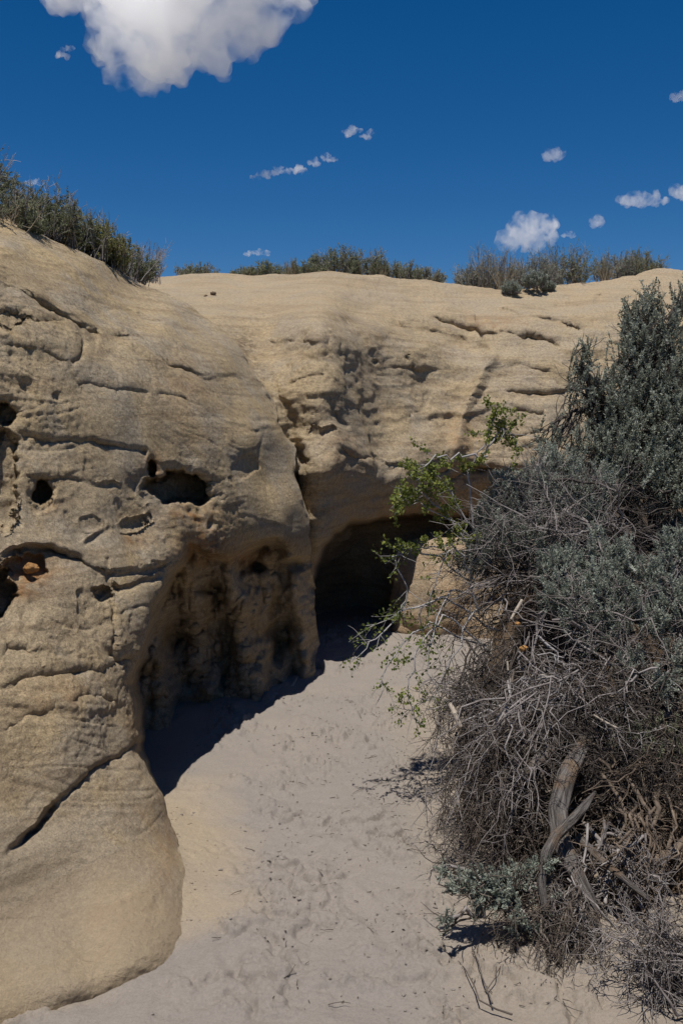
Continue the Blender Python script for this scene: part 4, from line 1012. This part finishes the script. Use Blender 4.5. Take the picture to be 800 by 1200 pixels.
for i, (x, w, h, mat, lf, lab) in enumerate([
        (232, 52, 28, M_ridge, .5, 'small sparse dark shrub standing alone on the skyline left of centre'),
        (285, 30, 16, M_ridge, .6, 'tiny dark green shrub at the left end of the central skyline row'),
        (312, 40, 26, M_ridge, 1.1, 'dense dark green shrub in the central skyline row, beside pale stalks'),
        (356, 50, 30, M_ridge, 1.0, 'dark shrub in the central skyline row, above the smooth cliff top'),
        (395, 55, 34, M_ridge, 1.1, 'broad dark green shrub at the middle of the skyline'),
        (430, 46, 40, M_ridge, 1.1, 'tallest green shrub of the central skyline row with a pointed top'),
        (465, 50, 36, M_ridge, 1.0, 'green shrub with dead tips right of the pointed one'),
        (497, 44, 28, M_ridge_grey, 1.0, 'greyish shrub closing the central skyline row on its right'),
        (555, 50, 40, M_ridge_grey, .6, 'grey twiggy shrub at the left of the right-hand skyline group'),
        (580, 50, 50, M_ridge_grey, .5, 'grey bush with straw stalks below the white cloud'),
        (625, 56, 50, M_ridge_grey, .8, 'brownish green shrub in the middle of the right-hand skyline group'),
        (662, 50, 46, M_ridge, 1.1, 'dense green shrub at the right of the grey skyline bushes'),
        (720, 46, 40, M_ridge_grey, .9, 'grass-mixed shrub on the cliff top left of the tall sagebrush'),
        (748, 50, 34, M_ridge, 1.0, 'green shrub on the cliff top directly behind the tall sagebrush')]):
    yy, tt = bt_(x); h = h * (.62, .9, .75, .7, .95, .85, .7, .8, .75, 1.0, .85, 1.0, .8, .9)[i]; ridge_shrub(lab, x, yy + 3, tt + .35, w, h, mat, 130 + i, leafy=lf, leaf=.017, stems=int(30 + w * .6), tw=M_twig_grey)
for i, (x, yo, w, h, lab) in enumerate([(598, 3, 20, 14, 'small silvery cushion plant below the grey skyline bush, the left one'), (625, -2, 26, 18, 'larger silvery cushion plant in front of the brownish skyline shrub'), (642, 3, 16, 10, 'tiny silvery cushion plant right of the larger cushion')]):
    yy, tt = bt_(x); ridge_shrub(lab, x, yy + yo, tt - .15, w, h, M_sage, 160 + i, leafy=1.6, leaf=.014, stems=40, name='cushion_plant', group='silvery cushion plants on the cliff top', cat='plant', spiky=0)
for i, (x, w, h, lab) in enumerate([(590, 30, 46, 'tall pale straw tuft among the grey bushes below the white cloud'), (340, 20, 26, 'thin pale grass tuft in the central skyline row'), (710, 26, 34, 'straw coloured tuft beside the shrub left of the tall sagebrush'), (447, 18, 20, 'short straw tuft at the foot of the pointed green shrub')]):
    yy, tt = bt_(x); grass_tuft(lab, x, yy + 3, tt + .15, w, h, 170 + i, 110 if i < 1 else 50)

# ------------------------------------------------------------------ sky, clouds, light
SUN_EL, SUN_AZ = math.radians(75), math.radians(-160)     # azimuth from +Y towards +X
sd = Vector((math.sin(SUN_AZ) * math.cos(SUN_EL), math.cos(SUN_AZ) * math.cos(SUN_EL), math.sin(SUN_EL)))
w = bpy.data.worlds.new('World'); sc.world = w; w.use_nodes = True; nt = w.node_tree; nt.nodes.clear()
wo = nt.nodes.new('ShaderNodeOutputWorld'); bg = nt.nodes.new('ShaderNodeBackground'); sky = nt.nodes.new('ShaderNodeTexSky')
sky.sky_type = 'NISHITA'; sky.sun_disc = False; sky.sun_elevation = SUN_EL; sky.sun_rotation = SUN_AZ % (2 * math.pi)
sky.altitude = 2200; sky.air_density = 1.0; sky.dust_density = .1; sky.ozone_density = 4.0
hs = nt.nodes.new('ShaderNodeHueSaturation'); hs.inputs['Hue'].default_value = .504; hs.inputs['Saturation'].default_value = 1.37; hs.inputs['Value'].default_value = .67
nt.links.new(sky.outputs[0], hs.inputs['Color']); nt.links.new(hs.outputs[0], bg.inputs[0]); bg.inputs[1].default_value = .08
nt.links.new(bg.outputs[0], wo.inputs[0])
sl = bpy.data.lights.new('sun', 'SUN'); sl.energy = 3.6; sl.angle = math.radians(.53); sl.color = (1, .955, .89)
so = bpy.data.objects.new('sun', sl); COL.objects.link(so); so.rotation_euler = (-sd).to_track_quat('-Z', 'Y').to_euler(); so.location = (0, 0, 30)

def cloud_material(name, density, scale, thr):
    m = bpy.data.materials.new(name); m.use_nodes = True; nt = m.node_tree; nt.nodes.clear()
    out = nt.nodes.new('ShaderNodeOutputMaterial'); v = nt.nodes.new('ShaderNodeVolumePrincipled'); nt.links.new(v.outputs[0], out.inputs['Volume'])
    v.inputs['Color'].default_value = (1, 1, 1, 1); v.inputs['Anisotropy'].default_value = .0
    tc = nt.nodes.new('ShaderNodeTexCoord').outputs['Object']
    n = noise_node(nt, tc, scale, 6, .62, .3)
    d = mth(nt, 'MULTIPLY', mth(nt, 'SUBTRACT', n, thr, True), density)
    nt.links.new(d, v.inputs['Density']); return m
M_cloud_big = cloud_material('cloud_big', .13, .014, .39)
M_cloud_small = cloud_material('cloud_small', .20, .04, .40)
M_cloud_wisp = cloud_material('cloud_wisp', .40, .06, .42)
CT = 1500.0
def cloud(label, spheres, mat, seed, vox, disp, sq=.55):
    px = CT / F_PX; bm = bmesh.new(); r0 = np.random.default_rng(int(seed * 10)); ex = []
    for (x, y, r) in spheres:
        for q in range(7):
            a = r0.random() * 6.283; k = .28 + .32 * r0.random(); ex.append((x + math.cos(a) * r * .72 * (1.6 if mat is M_cloud_wisp else 1), y + math.sin(a) * r * (.45 if mat is M_cloud_wisp else .85), r * k))
    spheres = ([(x, y, r * .7) for x, y, r in spheres] if mat is M_cloud_wisp else spheres) + ex
    for (x, y, r) in spheres:
        c = P(x, y, CT); rv = np.random.default_rng(int(x * 7 + y)); off = rv.normal() * r * px * .4
        t = bmesh.ops.create_icosphere(bm, subdivisions=3, radius=r * px)
        for v in t['verts']: v.co = Vector((v.co.x * 1.15, v.co.y, v.co.z * .9)) + Vector((c[0], c[1] + off, c[2]))
    me = bpy.data.meshes.new('cloud'); bm.to_mesh(me); bm.free()
    o = bpy.data.objects.new('cloud', me); COL.objects.link(o)
    md = o.modifiers.new('remesh', 'REMESH'); md.mode = 'VOXEL'; md.voxel_size = vox
    dg = bpy.context.evaluated_depsgraph_get(); dg.update(); ev = o.evaluated_get(dg).to_mesh()
    V = np.empty(len(ev.vertices) * 3); ev.vertices.foreach_get('co', V); V = V.reshape(-1, 3)
    Nn = np.empty(len(ev.vertices) * 3); ev.vertices.foreach_get('normal', Nn); Nn = Nn.reshape(-1, 3)
    F = np.array([list(p.vertices) for p in ev.polygons if len(p.vertices) == 4])
    o.evaluated_get(dg).to_mesh_clear(); bpy.data.objects.remove(o); bpy.data.meshes.remove(me)
    s = disp; V0_ = V; V = V + Nn * (s * fbm(V / (s * 3.2) + seed, 4, .6) + .6 * s * ridged(V / (s * 2.2) + seed, 2) - .3 * s)[:, None]
    o = make_mesh('cloud', V, F, mat); md = o.modifiers.new('remesh', 'REMESH'); md.mode = 'VOXEL'; md.voxel_size = vox
    dg = bpy.context.evaluated_depsgraph_get(); dg.update(); ev = o.evaluated_get(dg).to_mesh()
    V = np.empty(len(ev.vertices) * 3); ev.vertices.foreach_get('co', V); V = V.reshape(-1, 3)
    F = np.array([list(p.vertices) for p in ev.polygons if len(p.vertices) == 4])
    o.evaluated_get(dg).to_mesh_clear(); md_ = o.data; bpy.data.objects.remove(o); bpy.data.meshes.remove(md_)
    c = V.mean(0); r = make_mesh('cloud', V, F, mat, c); return tag(r, label, 'cloud', 'fair weather clouds')
cloud('large white cumulus with a grey underside at the top left', [(96, -15, 34), (145, 20, 38), (150, 65, 30), (128, 45, 24), (190, 60, 34), (215, 20, 55), (250, 45, 34), (285, 15, 40), (310, 25, 22), (335, -5, 24), (170, -40, 60), (260, -40, 60), (330, -30, 30), (175, 88, 16)], M_cloud_big, 1.0, 3.0, 12)
cloud('small bright cumulus just above the skyline on the right', [(590, 281, 10), (610, 268, 15), (628, 264, 13), (642, 262, 11), (622, 281, 13), (645, 278, 8), (600, 288, 8)], M_cloud_small, 2.0, 1.0, 3.6)
cloud('flat bottomed small cloud near the right edge', [(735, 234, 7), (750, 233, 9), (765, 233, 8), (725, 233, 4), (777, 236, 4)], M_cloud_small, 3.0, .9, 3)
cloud('small cloud cut off by the right edge', [(792, 225, 8), (806, 224, 10)], M_cloud_small, 4.0, .9, 3)
cloud('tiny lens shaped cloud alone in the upper right sky', [(642, 183, 6), (650, 181, 7), (657, 181, 5)], M_cloud_small, 5.0, .8, 2.5)
cloud('tiny round puff between the bright cumulus and the flat cloud', [(699, 260, 7)], M_cloud_small, 6.0, .7, 2.5)
cloud('thin streak beside the bright cumulus', [(662, 275, 4), (670, 274, 4.5)], M_cloud_wisp, 7.0, .6, 2)
cloud('long ragged wisp at the centre left of the sky', [(298, 209, 4), (310, 205, 6), (322, 202, 6), (335, 199, 5), (348, 198, 5), (356, 199, 3)], M_cloud_wisp, 8.0, .7, 3)
cloud('small wisp right of the long ragged one', [(384, 184, 5), (390, 187, 4)], M_cloud_wisp, 9.0, .6, 2.4)
cloud('tiny wisp touching the right tip of the long ragged one', [(369, 190, 5)], M_cloud_wisp, 9.5, .6, 2.4)
cloud('faint torn puff high in the middle of the sky, the left of two', [(408, 156, 5), (415, 152, 5)], M_cloud_wisp, 10.0, .6, 3)
cloud('faint torn puff high in the middle of the sky, the right of two', [(428, 160, 4), (435, 155, 4)], M_cloud_wisp, 11.0, .6, 2.6)
cloud('faint thin cloud over the left shrubs', [(34, 214, 4), (42, 213, 5), (49, 214, 3)], M_cloud_wisp, 12.0, .6, 2.2)
cloud('faint thin cloud low over the central skyline', [(292, 297, 4), (302, 296, 5), (311, 296, 4)], M_cloud_wisp, 13.0, .6, 2.2)
cloud('small cloud fragment high at the right edge', [(790, 114, 5), (800, 112, 6)], M_cloud_small, 14.0, .6, 2.4)
cloud('small ragged shred left of the large cumulus', [(72, 65, 5), (80, 57, 5)], M_cloud_wisp, 15.0, .6, 3)

# ------------------------------------------------------------------ render settings
sc.render.engine = 'CYCLES'; cy = sc.cycles
cy.use_denoising = True; cy.max_bounces = 24; cy.diffuse_bounces = 4; cy.transmission_bounces = 4; cy.volume_bounces = 24; cy.transparent_max_bounces = 8
cy.volume_step_rate = 1.0; cy.volume_max_steps = 256
cy.sample_clamp_indirect = 8
vs = sc.view_settings; sc.display_settings.display_device = 'sRGB'; vs.view_transform = 'Standard'; vs.look = 'None'; vs.exposure = .38; vs.gamma = 1; vs.use_curve_mapping = False
